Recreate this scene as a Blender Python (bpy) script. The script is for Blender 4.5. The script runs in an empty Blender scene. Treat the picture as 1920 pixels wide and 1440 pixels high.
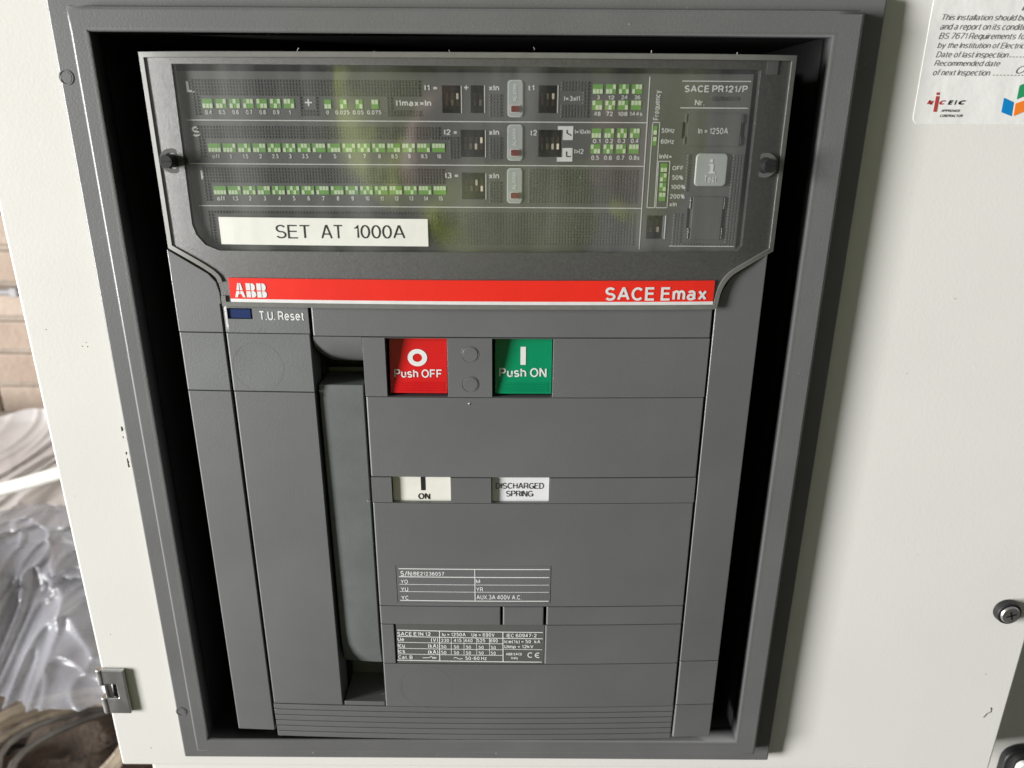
import bpy, bmesh, math, random
from mathutils import Vector, Matrix
random.seed(7)
S = bpy.context.scene
COL = S.collection

# ------------------------------------------------------------------ camera
F_PX = 1387.0                       # focal length in pixels of the 1920 wide photograph
TH, RHO = math.radians(19.58), math.radians(0.353)
D = 0.324
CAM = Vector((0, -D, 1.15))
Fv = Vector((0, math.cos(TH), -math.sin(TH)))
R0 = Vector((1, 0, 0)); U0 = R0.cross(Fv)
Rv = R0 * math.cos(RHO) + U0 * math.sin(RHO)
Uv = U0 * math.cos(RHO) - R0 * math.sin(RHO)
cd = bpy.data.cameras.new('camera'); cam = bpy.data.objects.new('camera', cd); COL.objects.link(cam)
m = Matrix((Rv, Uv, -Fv)).transposed().to_4x4(); m.translation = CAM
cam.matrix_world = m
cd.sensor_width = 36; cd.lens = F_PX / 1920 * 36
cd.clip_start = 0.01; cd.clip_end = 50
cd.dof.use_dof = True; cd.dof.focus_distance = 0.352; cd.dof.aperture_fstop = 11
S.camera = cam

# ------------------------------------------------------------------ light
W = bpy.data.worlds.new('World'); S.world = W; W.use_nodes = True
bg = W.node_tree.nodes['Background']; bg.inputs[0].default_value = (0.93, 0.97, 1.0, 1); bg.inputs[1].default_value = 0.15

def area(name, loc, target, sx, sy, power, color):
    l = bpy.data.lights.new(name, 'AREA'); l.shape = 'RECTANGLE'; l.size = sx; l.size_y = sy
    l.energy = power; l.color = color
    o = bpy.data.objects.new(name, l); COL.objects.link(o); o.location = loc
    o.rotation_euler = (Vector(target) - Vector(loc)).to_track_quat('-Z', 'Y').to_euler()
    return o
area('window_light', (-6.9, -2.70, 1.22), (0, 0, 1.05), 1.6, 3.6, 1430, (1.0, 0.99, 0.975))

S.view_settings.view_transform = 'Standard'; S.view_settings.look = 'None'
S.view_settings.exposure = 0; S.view_settings.gamma = 1
S.cycles.use_denoising = True
S.cycles.max_bounces = 10; S.cycles.transparent_max_bounces = 12
S.cycles.caustics_reflective = False; S.cycles.caustics_refractive = False

# ------------------------------------------------------------------ materials
def mat(name, col, rough=0.5, metal=0.0, bump=None, vary=0.0, vscale=30, alpha=1.0, spec=0.5, rvary=0.0, speck=0.0):
    M = bpy.data.materials.new(name); M.use_nodes = True
    nt = M.node_tree; b = nt.nodes['Principled BSDF']
    b.inputs['Base Color'].default_value = (*col, 1)
    b.inputs['Roughness'].default_value = rough; b.inputs['Metallic'].default_value = metal
    b.inputs['Specular IOR Level'].default_value = spec; b.inputs['Alpha'].default_value = alpha
    tc = nt.nodes.new('ShaderNodeTexCoord')
    def noise(sc, det=4, rg=0.55):
        n = nt.nodes.new('ShaderNodeTexNoise'); n.inputs['Scale'].default_value = sc
        n.inputs['Detail'].default_value = det; n.inputs['Roughness'].default_value = rg
        nt.links.new(tc.outputs['Object'], n.inputs['Vector']); return n
    if vary:
        n = noise(vscale)
        r = nt.nodes.new('ShaderNodeMapRange'); r.inputs[1].default_value = 0.3; r.inputs[2].default_value = 0.7
        r.inputs[3].default_value = 1 - vary; r.inputs[4].default_value = 1 + vary
        nt.links.new(n.outputs[0], r.inputs[0])
        mx = nt.nodes.new('ShaderNodeVectorMath'); mx.operation = 'SCALE'; mx.inputs[0].default_value = col
        nt.links.new(r.outputs[0], mx.inputs['Scale'])
        src = mx.outputs[0]
        if speck:
            n2 = noise(520, 2, 0.5)
            r2 = nt.nodes.new('ShaderNodeMapRange'); r2.inputs[1].default_value = 0.74; r2.inputs[2].default_value = 0.80
            nt.links.new(n2.outputs[0], r2.inputs[0])
            m2 = nt.nodes.new('ShaderNodeMix'); m2.data_type = 'RGBA'
            nt.links.new(r2.outputs[0], m2.inputs[0]); nt.links.new(src, m2.inputs[6])
            m2.inputs[7].default_value = (speck, speck, speck * 0.95, 1); src = m2.outputs[2]
        nt.links.new(src, b.inputs['Base Color'])
    if rvary:
        n = noise(vscale * 0.7, 6, 0.65)
        r = nt.nodes.new('ShaderNodeMapRange'); r.inputs[1].default_value = 0.3; r.inputs[2].default_value = 0.7
        r.inputs[3].default_value = rough - rvary; r.inputs[4].default_value = rough + rvary
        nt.links.new(n.outputs[0], r.inputs[0]); nt.links.new(r.outputs[0], b.inputs['Roughness'])
    if bump:
        n = noise(bump[0], 3)
        bp = nt.nodes.new('ShaderNodeBump'); bp.inputs['Strength'].default_value = bump[1]; bp.inputs['Distance'].default_value = bump[2]
        nt.links.new(n.outputs[0], bp.inputs['Height']); nt.links.new(bp.outputs[0], b.inputs['Normal'])
    return M

M = {}
M['fascia'] = mat('grey_fascia_plastic', (0.119, 0.122, 0.124), 0.54, bump=(1500, 0.30, 0.0002), vary=0.09, vscale=14, rvary=0.05, spec=0.95)
M['fascia2'] = mat('cool_grey_fascia_plastic', (0.124, 0.130, 0.131), 0.57, bump=(1300, 0.35, 0.0002), vary=0.12, vscale=26, rvary=0.05, spec=0.9)
M['lever'] = mat('dusty_lever_plastic', (0.116, 0.126, 0.124), 0.60, bump=(900, 0.3, 0.0002), vary=0.10, vscale=60, speck=0.12)
M['bezel'] = mat('grey_bezel_plastic', (0.134, 0.135, 0.136), 0.54, bump=(1100, 0.4, 0.0002), vary=0.07, vscale=25, speck=0.22)
M['dark'] = mat('black_plastic', (0.012, 0.012, 0.013), 0.5, vary=0.2)
M['gap_shade'] = mat('interior_shade_black', (0.006, 0.006, 0.007), 0.8, vary=0.2)  # near-black colour standing in for shade inside the gaps
M['trip'] = mat('dark_panel_plastic', (0.098, 0.099, 0.096), 0.55, vary=0.06, vscale=25)
M['cream'] = mat('cream_powder_coat', (0.765, 0.753, 0.715), 0.42, bump=(800, 0.12, 0.0004), vary=0.03, vscale=6, rvary=0.10)
M['white'] = mat('white_print', (0.74, 0.75, 0.74), 0.5, vary=0.05, vscale=200)
M['tape'] = mat('white_label_tape', (0.76, 0.76, 0.70), 0.35, bump=(60, 0.3, 0.0006), vary=0.04, vscale=60)
M['paper'] = mat('white_vinyl_sticker', (0.82, 0.82, 0.80), 0.32, bump=(70, 0.5, 0.0008), vary=0.02)
M['ink'] = mat('black_ink', (0.012, 0.012, 0.014), 0.5, vary=0.1)
M['greyink'] = mat('grey_ink', (0.14, 0.14, 0.145), 0.5, vary=0.1)
M['fadedink'] = mat('faded_stamp_ink', (0.035, 0.036, 0.035), 0.5, vary=0.1)
M['red'] = mat('red_strip', (0.80, 0.025, 0.014), 0.42, vary=0.05)
M['redbtn'] = mat('red_button_plastic', (0.60, 0.010, 0.014), 0.28, vary=0.08, vscale=60)
M['greenbtn'] = mat('green_button_plastic', (0.0, 0.24, 0.105), 0.32, vary=0.06, vscale=60)
M['bluebtn'] = mat('blue_button_plastic', (0.012, 0.028, 0.11), 0.35, vary=0.1)
M['green'] = mat('green_print', (0.15, 0.36, 0.07), 0.5, vary=0.06, vscale=100)
M['pale'] = mat('pale_green_print', (0.60, 0.74, 0.48), 0.5, vary=0.08, vscale=300)
M['badge'] = mat('grey_badge', (0.40, 0.43, 0.42), 0.4, vary=0.04)
M['rim'] = mat('pale_badge_rim', (0.62, 0.64, 0.63), 0.45, vary=0.04)
M['led'] = mat('dark_red_lens', (0.16, 0.008, 0.010), 0.25, vary=0.05)
M['brass'] = mat('brown_switch_slider', (0.28, 0.21, 0.12), 0.45, vary=0.2)
M['slider'] = mat('cream_switch_slider', (0.80, 0.70, 0.55), 0.45, vary=0.1)
M['zinc'] = mat('zinc_plated_steel', (0.58, 0.58, 0.58), 0.36, 0.95, vary=0.12, vscale=120, rvary=0.08)
M['orange'] = mat('orange_print', (0.90, 0.22, 0.02), 0.5, vary=0.03)
M['teal'] = mat('green_logo_print', (0.02, 0.30, 0.12), 0.5, vary=0.03)
M['sky'] = mat('blue_logo_print', (0.0, 0.22, 0.55), 0.5, vary=0.03)
M['logored'] = mat('red_logo_print', (0.45, 0.05, 0.05), 0.5, vary=0.03)
M['indicator'] = mat('ivory_indicator_plastic', (0.78, 0.77, 0.70), 0.35, vary=0.06, vscale=90)
M['indwhite'] = mat('white_indicator_plastic', (0.78, 0.78, 0.80), 0.33, vary=0.05, vscale=90)

def clear_mat(name, refl, tint, frost):
    Mx = bpy.data.materials.new(name); Mx.use_nodes = True; nt = Mx.node_tree
    nt.nodes.clear()
    out = nt.nodes.new('ShaderNodeOutputMaterial')
    tr = nt.nodes.new('ShaderNodeBsdfTransparent'); tr.inputs[0].default_value = (*tint, 1)
    tc = nt.nodes.new('ShaderNodeTexCoord')
    n = nt.nodes.new('ShaderNodeTexNoise'); n.inputs['Scale'].default_value = 45; n.inputs['Detail'].default_value = 6
    nt.links.new(tc.outputs['Object'], n.inputs['Vector'])
    gl = nt.nodes.new('ShaderNodeBsdfGlossy')
    rr = nt.nodes.new('ShaderNodeMapRange'); rr.inputs[1].default_value = 0.35; rr.inputs[2].default_value = 0.75
    rr.inputs[3].default_value = 0.05; rr.inputs[4].default_value = 0.12
    nt.links.new(n.outputs[0], rr.inputs[0]); nt.links.new(rr.outputs[0], gl.inputs['Roughness'])
    lw = nt.nodes.new('ShaderNodeLayerWeight'); lw.inputs[0].default_value = 0.5
    pw = nt.nodes.new('ShaderNodeMath'); pw.operation = 'POWER'; pw.inputs[1].default_value = 5
    fr = nt.nodes.new('ShaderNodeMath'); fr.operation = 'MULTIPLY_ADD'; fr.inputs[1].default_value = 0.9; fr.inputs[2].default_value = refl
    nt.links.new(lw.outputs['Facing'], pw.inputs[0]); nt.links.new(pw.outputs[0], fr.inputs[0])
    mx = nt.nodes.new('ShaderNodeMixShader')
    nt.links.new(fr.outputs[0], mx.inputs[0]); nt.links.new(tr.outputs[0], mx.inputs[1]); nt.links.new(gl.outputs[0], mx.inputs[2])
    # film of dust and smears, strengthened to imitate a hazy room reflection
    df = nt.nodes.new('ShaderNodeBsdfDiffuse'); df.inputs[0].default_value = (0.7, 0.7, 0.68, 1)
    mp = nt.nodes.new('ShaderNodeMapping'); mp.inputs['Scale'].default_value = (1, 1, 0.16); mp.inputs['Rotation'].default_value = (0, 0.25, 0)
    nt.links.new(tc.outputs['Object'], mp.inputs[0])
    n2 = nt.nodes.new('ShaderNodeTexNoise'); n2.inputs['Scale'].default_value = 60; n2.inputs['Detail'].default_value = 5
    nt.links.new(mp.outputs[0], n2.inputs['Vector'])
    r2 = nt.nodes.new('ShaderNodeMapRange'); r2.inputs[1].default_value = 0.42; r2.inputs[2].default_value = 0.75
    r2.inputs[3].default_value = frost; r2.inputs[4].default_value = frost + 0.10
    nt.links.new(n2.outputs[0], r2.inputs[0])
    m2 = nt.nodes.new('ShaderNodeMixShader')
    nt.links.new(r2.outputs[0], m2.inputs[0]); nt.links.new(mx.outputs[0], m2.inputs[1]); nt.links.new(df.outputs[0], m2.inputs[2])
    nt.links.new(m2.outputs[0], out.inputs[0])
    return Mx
M['clear'] = clear_mat('clear_cover_plastic', 0.12, (0.97, 0.975, 0.96), 0.028)
M['frost'] = mat('frosted_cover_plastic', (0.056, 0.055, 0.051), 0.55, bump=(2600, 0.55, 0.0003), vary=0.35, vscale=900, alpha=0.78, spec=0.6, rvary=0.05)

# ------------------------------------------------------------------ placing: a point of the photograph on a plane h in front of the wall plane
def ray(px, py):
    return (Fv + Rv * ((px - 960) / F_PX) - Uv * ((py - 720) / F_PX))
XC0, HW = -0.0195, 0.134
def bulge(x, b):
    u = (x - XC0) / HW
    return (b * (1 - u * u) - (.0030 * u ** 10 if b > .0035 else 0)) if b else 0.0      # the cover (b > 3.5 mm) rolls off at its edges
def P(px, py, h=0.0, b=0.0):
    d = ray(px, py); hh = h
    for _ in range(5):
        t = (-hh + D) / d.y
        q = CAM + d * t
        hh = h + bulge(q.x, b)
    return q.x, q.z
def G(px, py, Y):
    d = ray(px, py); return CAM + d * ((Y + D) / d.y)
def RECT(l, t, r, bt, h=0.0, b=0.0):
    my, mx = (t + bt) / 2, (l + r) / 2
    return (P(l, my, h, b)[0], P(mx, bt, h, b)[1], P(r, my, h, b)[0], P(mx, t, h, b)[1])   # x0,z0,x1,z1

# ------------------------------------------------------------------ mesh builder (x, z, h) -> world (x, -h, z)
class MB:
    def __init__(s): s.bm = bmesh.new()
    def v(s, x, z, h): return s.bm.verts.new((x, -h, z))
    def face(s, vs, mi=0):
        try:
            f = s.bm.faces.new(vs); f.material_index = mi; return f
        except ValueError: return None
    def box(s, x0, z0, x1, z1, h0, h1, mi=0, top=None):
        """h1 front height; top = front height at the upper edge when the front is tilted"""
        t = h1 if top is None else top
        a = [s.v(x0, z0, h0), s.v(x1, z0, h0), s.v(x1, z1, h0), s.v(x0, z1, h0)]
        c = [s.v(x0, z0, h1), s.v(x1, z0, h1), s.v(x1, z1, t), s.v(x0, z1, t)]
        s.face(c, mi); s.face(a[::-1], mi)
        for i in range(4):
            j = (i + 1) % 4; s.face([a[i], a[j], c[j], c[i]], mi)
    def sheet(s, x0, z0, x1, z1, h, mi=0):
        s.face([s.v(x0, z0, h), s.v(x1, z0, h), s.v(x1, z1, h), s.v(x0, z1, h)], mi)
    def poly(s, pts, h, mi=0):
        s.face([s.v(x, z, h) for x, z in pts], mi)
    def prism(s, pts, h0, h1, mi=0):
        ar = sum(pts[i][0] * pts[(i + 1) % len(pts)][1] - pts[(i + 1) % len(pts)][0] * pts[i][1] for i in range(len(pts)))
        if ar < 0: pts = pts[::-1]
        a = [s.v(x, z, h0) for x, z in pts]; c = [s.v(x, z, h1) for x, z in pts]
        s.face(c, mi); s.face(a[::-1], mi)
        for i in range(len(pts)):
            j = (i + 1) % len(pts); s.face([a[i], a[j], c[j], c[i]], mi)
    def plate(s, rect, holes, h0, h1, mi=0):
        x0, z0, x1, z1 = rect
        xs = sorted(set([x0, x1] + [v for hh in holes for v in (hh[0], hh[2]) if x0 < v < x1]))
        zs = sorted(set([z0, z1] + [v for hh in holes for v in (hh[1], hh[3]) if z0 < v < z1]))
        nx, nz = len(xs) - 1, len(zs) - 1
        def solid(i, j):
            if i < 0 or j < 0 or i >= nx or j >= nz: return False
            cx, cz = (xs[i] + xs[i + 1]) / 2, (zs[j] + zs[j + 1]) / 2
            return not any(hh[0] < cx < hh[2] and hh[1] < cz < hh[3] for hh in holes)
        cache = {}
        def V(i, j, k):
            if (i, j, k) not in cache: cache[(i, j, k)] = s.v(xs[i], zs[j], (h0, h1)[k])
            return cache[(i, j, k)]
        for i in range(nx):
            for j in range(nz):
                if not solid(i, j): continue
                s.face([V(i, j, 1), V(i + 1, j, 1), V(i + 1, j + 1, 1), V(i, j + 1, 1)], mi)
                s.face([V(i, j + 1, 0), V(i + 1, j + 1, 0), V(i + 1, j, 0), V(i, j, 0)], mi)
                for di, dj, a, c in ((-1, 0, (i, j + 1), (i, j)), (1, 0, (i + 1, j), (i + 1, j + 1)), (0, -1, (i, j), (i + 1, j)), (0, 1, (i + 1, j + 1), (i, j + 1))):
                    if not solid(i + di, j + dj):
                        s.face([V(*a, 0), V(*c, 0), V(*c, 1), V(*a, 1)], mi)
    def disc(s, cx, cz, r, h0, h1, mi=0, n=32, r1=None, rx=1.0):
        r1 = r if r1 is None else r1
        A = [(math.cos(2 * math.pi * i / n), math.sin(2 * math.pi * i / n)) for i in range(n)]
        a = [s.v(cx + r * rx * c, cz + r * q, h0) for c, q in A]; d = [s.v(cx + r1 * rx * c, cz + r1 * q, h1) for c, q in A]
        s.face(d, mi); s.face(a[::-1], mi)
        for i in range(n):
            j = (i + 1) % n; s.face([a[i], a[j], d[j], d[i]], mi)
    def ring(s, cx, cz, ro, ri, h0, h1, mi=0, n=40, rx=1.0, a0=0.0, a1=2 * math.pi):
        full = abs(a1 - a0 - 2 * math.pi) < 1e-6
        k = n if full else n + 1
        A = [(math.cos(a0 + (a1 - a0) * i / n), math.sin(a0 + (a1 - a0) * i / n)) for i in range(k)]
        L = [[s.v(cx + r * rx * c, cz + r * q, h) for c, q in A] for r, h in ((ro, h0), (ro, h1), (ri, h1), (ri, h0))]
        for i in range(n):
            j = (i + 1) % k
            for u in range(4):
                w = (u + 1) % 4
                if h0 == h1 and u != 1: continue
                s.face([L[u][i], L[u][j], L[w][j], L[w][i]], mi)
    def text(s, st, rect, h, mi=0, bold=0.0, shear=0.0, rot=0):
        """flat print of st stretched over rect (x0,z0,x1,z1); rot=90 reads upwards"""
        V_, F_ = text_mesh(st, bold, shear)
        X = [v[0] for v in V_]; Y = [v[1] for v in V_]
        ax, bx, ay, by = min(X), max(X), min(Y), max(Y)
        x0, z0, x1, z1 = rect
        vs = []
        for vx, vy, si in V_:
            u, w = (vx - ax) / max(1e-9, bx - ax), (vy - ay) / max(1e-9, by - ay)
            if rot == 90: u, w = 1 - w, u
            vs.append(s.v(x0 + (x1 - x0) * u, z0 + (z1 - z0) * w, h + si * 4e-6))
        for p in F_:
            f = s.face([vs[i] for i in p], mi)
            if f:
                f.normal_update()
                if f.normal.y > 0: f.normal_flip()
    def line(s, x0, z0, x1, z1, wd, h, mi=0):
        d = Vector((x1 - x0, z1 - z0)); n = Vector((-d.y, d.x)).normalized() * wd / 2
        s.poly([(x0 - n.x, z0 - n.y), (x1 - n.x, z1 - n.y), (x1 + n.x, z1 + n.y), (x0 + n.x, z0 + n.y)], h, mi)
        s.bm.faces.ensure_lookup_table(); f = s.bm.faces[-1]; f.normal_update()
        if f.normal.y > 0: f.normal_flip()
    def tube(s, pts, r, mi=0, n=10, closed=False):
        """pts: world points"""
        pts = [Vector(p) for p in pts]; rings = []
        k = len(pts)
        for i, p in enumerate(pts):
            a = pts[(i - 1) % k] if (closed or i > 0) else pts[i]; c = pts[(i + 1) % k] if (closed or i < k - 1) else pts[i]
            t = (c - a).normalized()
            u = t.cross(Vector((0.31, 0.2, 0.93))).normalized(); w = t.cross(u)
            rr = r[i] if isinstance(r, (list, tuple)) else r
            rings.append([s.bm.verts.new(p + (u * math.cos(2 * math.pi * q / n) + w * math.sin(2 * math.pi * q / n)) * rr) for q in range(n)])
        for i in range(k if closed else k - 1):
            A, Bq = rings[i], rings[(i + 1) % k]
            for q in range(n):
                s.face([A[q], A[(q + 1) % n], Bq[(q + 1) % n], Bq[q]], mi)
        if not closed:
            s.face(rings[0][::-1], mi); s.face(rings[-1], mi)

# ---- a plain grotesque alphabet drawn as strokes (cap height 1)
def _e(cx, cy, rx, ry, a0=0, a1=360, n=None):
    n = n or max(5, int(abs(a1 - a0) / 16))
    return [(cx + rx * math.cos(math.radians(a0 + (a1 - a0) * i / n)), cy + ry * math.sin(math.radians(a0 + (a1 - a0) * i / n))) for i in range(n + 1)]
_S = lambda w, h: [_e(w * .5, h * .745, w * .46, h * .255, 28, 270) + _e(w * .5, h * .25, w * .5, h * .25, 90, -152)[1:]]
_P = [(0, 0), (0, 1), (.34, 1)] + _e(.34, .73, .25, .27, 90, -90)[1:] + [(0, .46)]
_rot = lambda L, w: [[(w - x, 1 - y) for x, y in q] for q in L]
_six = [_e(.28, .31, .28, .31), _e(.31, .5, .31, .5, 48, 180) + [(0, .33)]]
GL = {
 'A': (.74, [[(0, 0), (.34, 1), (.40, 1), (.74, 0)], [(.12, .33), (.62, .33)]]), 'B': (.62, [[(.33, .53), (0, .53), (0, 1), (.33, 1)] + _e(.33, .765, .23, .235, 90, -90)[1:], [(.33, .53)] + _e(.34, .265, .28, .265, 90, -90) + [(0, 0), (0, .53)]]),
 'C': (.70, [_e(.37, .5, .37, .5, 42, 318)]), 'D': (.66, [[(.28, 0), (0, 0), (0, 1), (.28, 1)] + _e(.28, .5, .38, .5, 90, -90)[1:]]), 'E': (.56, [[(.56, 1), (0, 1), (0, 0), (.58, 0)], [(0, .53), (.53, .53)]]),
 'F': (.54, [[(.55, 1), (0, 1), (0, 0)], [(0, .5), (.49, .5)]]), 'G': (.74, [_e(.38, .5, .38, .5, 42, 350), [(.42, .45), (.75, .45), (.75, 0)]]), 'H': (.62, [[(0, 0), (0, 1)], [(.62, 0), (.62, 1)], [(0, .53), (.62, .53)]]),
 'I': (.0, [[(0, 0), (0, 1)]]), 'K': (.62, [[(0, 0), (0, 1)], [(.58, 1), (0, .38)], [(.2, .58), (.62, 0)]]), 'L': (.50, [[(0, 1), (0, 0), (.52, 0)]]), 'M': (.74, [[(0, 0), (0, 1), (.06, 1), (.37, .05), (.68, 1), (.74, 1), (.74, 0)]]),
 'N': (.62, [[(0, 0), (0, 1), (.05, 1), (.57, 0), (.62, 0), (.62, 1)]]), 'O': (.76, [_e(.38, .5, .38, .5)]), 'P': (.58, [_P]), 'Q': (.76, [_e(.38, .5, .38, .5), [(.46, .24), (.74, -.02)]]), 'R': (.62, [_P, [(.32, .46), (.50, .40), (.56, .12), (.62, 0)]]),
 'S': (.60, _S(.60, 1)), 'T': (.62, [[(0, 1), (.62, 1)], [(.31, 1), (.31, 0)]]), 'U': (.60, [[(0, 1), (0, .32)] + _e(.30, .31, .30, .31, 180, 360)[1:] + [(.60, 1)]]), 'V': (.66, [[(0, 1), (.31, 0), (.35, 0), (.66, 1)]]),
 'W': (.96, [[(0, 1), (.22, 0), (.26, 0), (.46, 1), (.50, 1), (.70, 0), (.74, 0), (.96, 1)]]), 'X': (.62, [[(0, 1), (.62, 0)], [(0, 0), (.62, 1)]]), 'Y': (.66, [[(0, 1), (.33, .42), (.66, 1)], [(.33, .44), (.33, 0)]]), 'Z': (.58, [[(0, 1), (.56, 1), (0, 0), (.6, 0)]]),
 'a': (.52, [_e(.25, .50, .21, .22, 155, 0) + [(.46, .12), (.52, .0)], _e(.22, .20, .22, .20, 0, 360)]), 'b': (.52, [[(0, 1), (0, 0)], _e(.26, .36, .26, .36)]), 'c': (.48, [_e(.26, .36, .26, .36, 45, 315)]), 'd': (.52, [[(.52, 1), (.52, 0)], _e(.26, .36, .26, .36)]),
 'e': (.52, [[(.02, .38), (.52, .38)] + _e(.26, .36, .26, .36, 6, 318)[1:]]), 'f': (.26, [_e(.27, .82, .15, .18, 80, 180) + [(.12, 0)], [(0, .70), (.28, .70)]]), 'g': (.52, [_e(.26, .36, .26, .36), [(.52, .72), (.52, .0)] + _e(.26, -.06, .26, .22, 0, -150)]),
 'h': (.47, [[(0, 1), (0, 0)], [(0, .45)] + _e(.235, .45, .235, .27, 180, 0)[1:] + [(.47, 0)]]), 'i': (.0, [[(0, 0), (0, .72)], [(0, .88), (0, 1.0)]]), 'k': (.46, [[(0, 0), (0, 1)], [(.43, .72), (0, .28)], [(.15, .43), (.47, 0)]]), 'l': (.0, [[(0, 0), (0, 1)]]),
 'm': (.76, [[(0, 0), (0, .72)], [(0, .46)] + _e(.19, .46, .19, .26, 180, 0)[1:] + [(.38, 0)], [(.38, .46)] + _e(.57, .46, .19, .26, 180, 0)[1:] + [(.76, 0)]]), 'n': (.46, [[(0, 0), (0, .72)], [(0, .45)] + _e(.23, .45, .23, .27, 180, 0)[1:] + [(.46, 0)]]), 'o': (.54, [_e(.27, .36, .27, .36)]),
 'p': (.52, [[(0, .72), (0, -.27)], _e(.26, .36, .26, .36)]), 'q': (.52, [[(.52, .72), (.52, -.27)], _e(.26, .36, .26, .36)]), 'r': (.28, [[(0, 0), (0, .72)], [(0, .42)] + _e(.25, .45, .25, .25, 180, 80)]), 's': (.46, _S(.46, .72)),
 't': (.27, [[(.12, .92), (.12, .14)] + _e(.25, .14, .13, .14, 180, 285)[1:], [(0, .70), (.27, .70)]]), 'u': (.46, [[(0, .72), (0, .26)] + _e(.23, .26, .23, .26, 180, 360)[1:], [(.46, .72), (.46, 0)]]), 'v': (.50, [[(0, .72), (.23, 0), (.27, 0), (.50, .72)]]),
 'w': (.74, [[(0, .72), (.17, 0), (.20, 0), (.35, .72), (.39, .72), (.54, 0), (.57, 0), (.74, .72)]]), 'x': (.48, [[(0, .72), (.48, 0)], [(0, 0), (.48, .72)]]), 'y': (.50, [[(0, .72), (.25, .02)], [(.50, .72), (.22, -.18), (.16, -.27), (.04, -.27)]]), 'z': (.44, [[(0, .72), (.42, .72), (0, 0), (.45, 0)]]),
 '0': (.56, [_e(.28, .5, .28, .5)]), '1': (.26, [[(0, .78), (.14, .82), (.24, .98), (.24, 0)]]), '2': (.56, [_e(.28, .71, .26, .29, 170, -32) + [(.02, .02), (.02, 0), (.56, 0)]]), '3': (.56, [_e(.28, .76, .24, .24, 150, -90), _e(.28, .26, .28, .26, 90, -152)]),
 '4': (.58, [[(.44, 0), (.44, 1), (.40, 1), (0, .30), (0, .26), (.58, .26)]]), '5': (.56, [[(.50, 1), (.10, 1), (.05, .50)] + _e(.27, .33, .28, .33, 138, -152)]), '6': (.56, _six), '7': (.54, [[(0, 1), (.54, 1), (.54, .96), (.18, 0)]]),
 '8': (.56, [_e(.28, .76, .24, .24), _e(.28, .265, .28, .265)]), '9': (.56, _rot(_six, .56)), '+': (.56, [[(0, .45), (.56, .45)], [(.28, .17), (.28, .73)]]), '=': (.54, [[(0, .56), (.54, .56)], [(0, .30), (.54, .30)]]), '-': (.30, [[(0, .42), (.30, .42)]]),
 '.': (.02, [[(0, -.055), (0, .075)]]), ':': (.02, [[(0, -.055), (0, .075)], [(0, .52), (0, .65)]]), '/': (.34, [[(0, -.02), (.34, 1.02)]]), '(': (.16, [_e(.32, .40, .30, .68, 125, 235)]), ')': (.16, [_e(-.14, .40, .30, .68, 55, -55)]), '>': (.5, [[(0, .72), (.5, .42), (0, .12)]]),
 '%': (.84, [_e(.16, .76, .16, .24), _e(.68, .24, .16, .24), [(.16, 0), (.68, 1)]]),
}
def ribbon(pts, hw):
    cl = len(pts) > 3 and math.dist(pts[0], pts[-1]) < 1e-6
    if cl: pts = pts[:-1]
    q = [pts[0]]
    for p_ in pts[1:]:
        if math.dist(p_, q[-1]) > 1e-5: q.append(p_)
    n = len(q); L, Rr_ = [], []
    for i in range(n):
        a = q[i - 1] if (i > 0 or cl) else None; c = q[(i + 1) % n] if (i < n - 1 or cl) else None
        d1 = Vector((q[i][0] - a[0], q[i][1] - a[1])).normalized() if a else None
        d2 = Vector((c[0] - q[i][0], c[1] - q[i][1])).normalized() if c else None
        d1 = d1 or d2; d2 = d2 or d1
        n1, n2 = Vector((-d1.y, d1.x)), Vector((-d2.y, d2.x)); mm = n1 + n2
        if mm.length < .2: mm = n1
        mm.normalize(); k_ = hw / max(.55, mm.dot(n1))
        L.append((q[i][0] + mm.x * k_, q[i][1] + mm.y * k_)); Rr_.append((q[i][0] - mm.x * k_, q[i][1] - mm.y * k_))
    return L, Rr_, cl
_tc = {}
def text_mesh(st, bold, shear):
    k = (st, bold, shear)
    if k in _tc: return _tc[k]
    w = .135 + bold * 2; gap = w + .115; x = 0; V_, F_ = [], []
    for ch in st:
        if ch == ' ': x += .30; continue
        adv, strokes = GL[ch]
        for si, stq in enumerate(strokes):
            L, R_, cl = ribbon([(x + a, c) for a, c in stq], w / 2)
            b0 = len(V_); n = len(L)
            for a, c in L + R_: V_.append((a + shear * c, c, si))
            for i in range(n if cl else n - 1):
                j = (i + 1) % n; F_.append((b0 + i, b0 + n + i, b0 + n + j, b0 + j))
        x += adv + gap
    _tc[k] = (V_, F_); return _tc[k]

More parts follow.
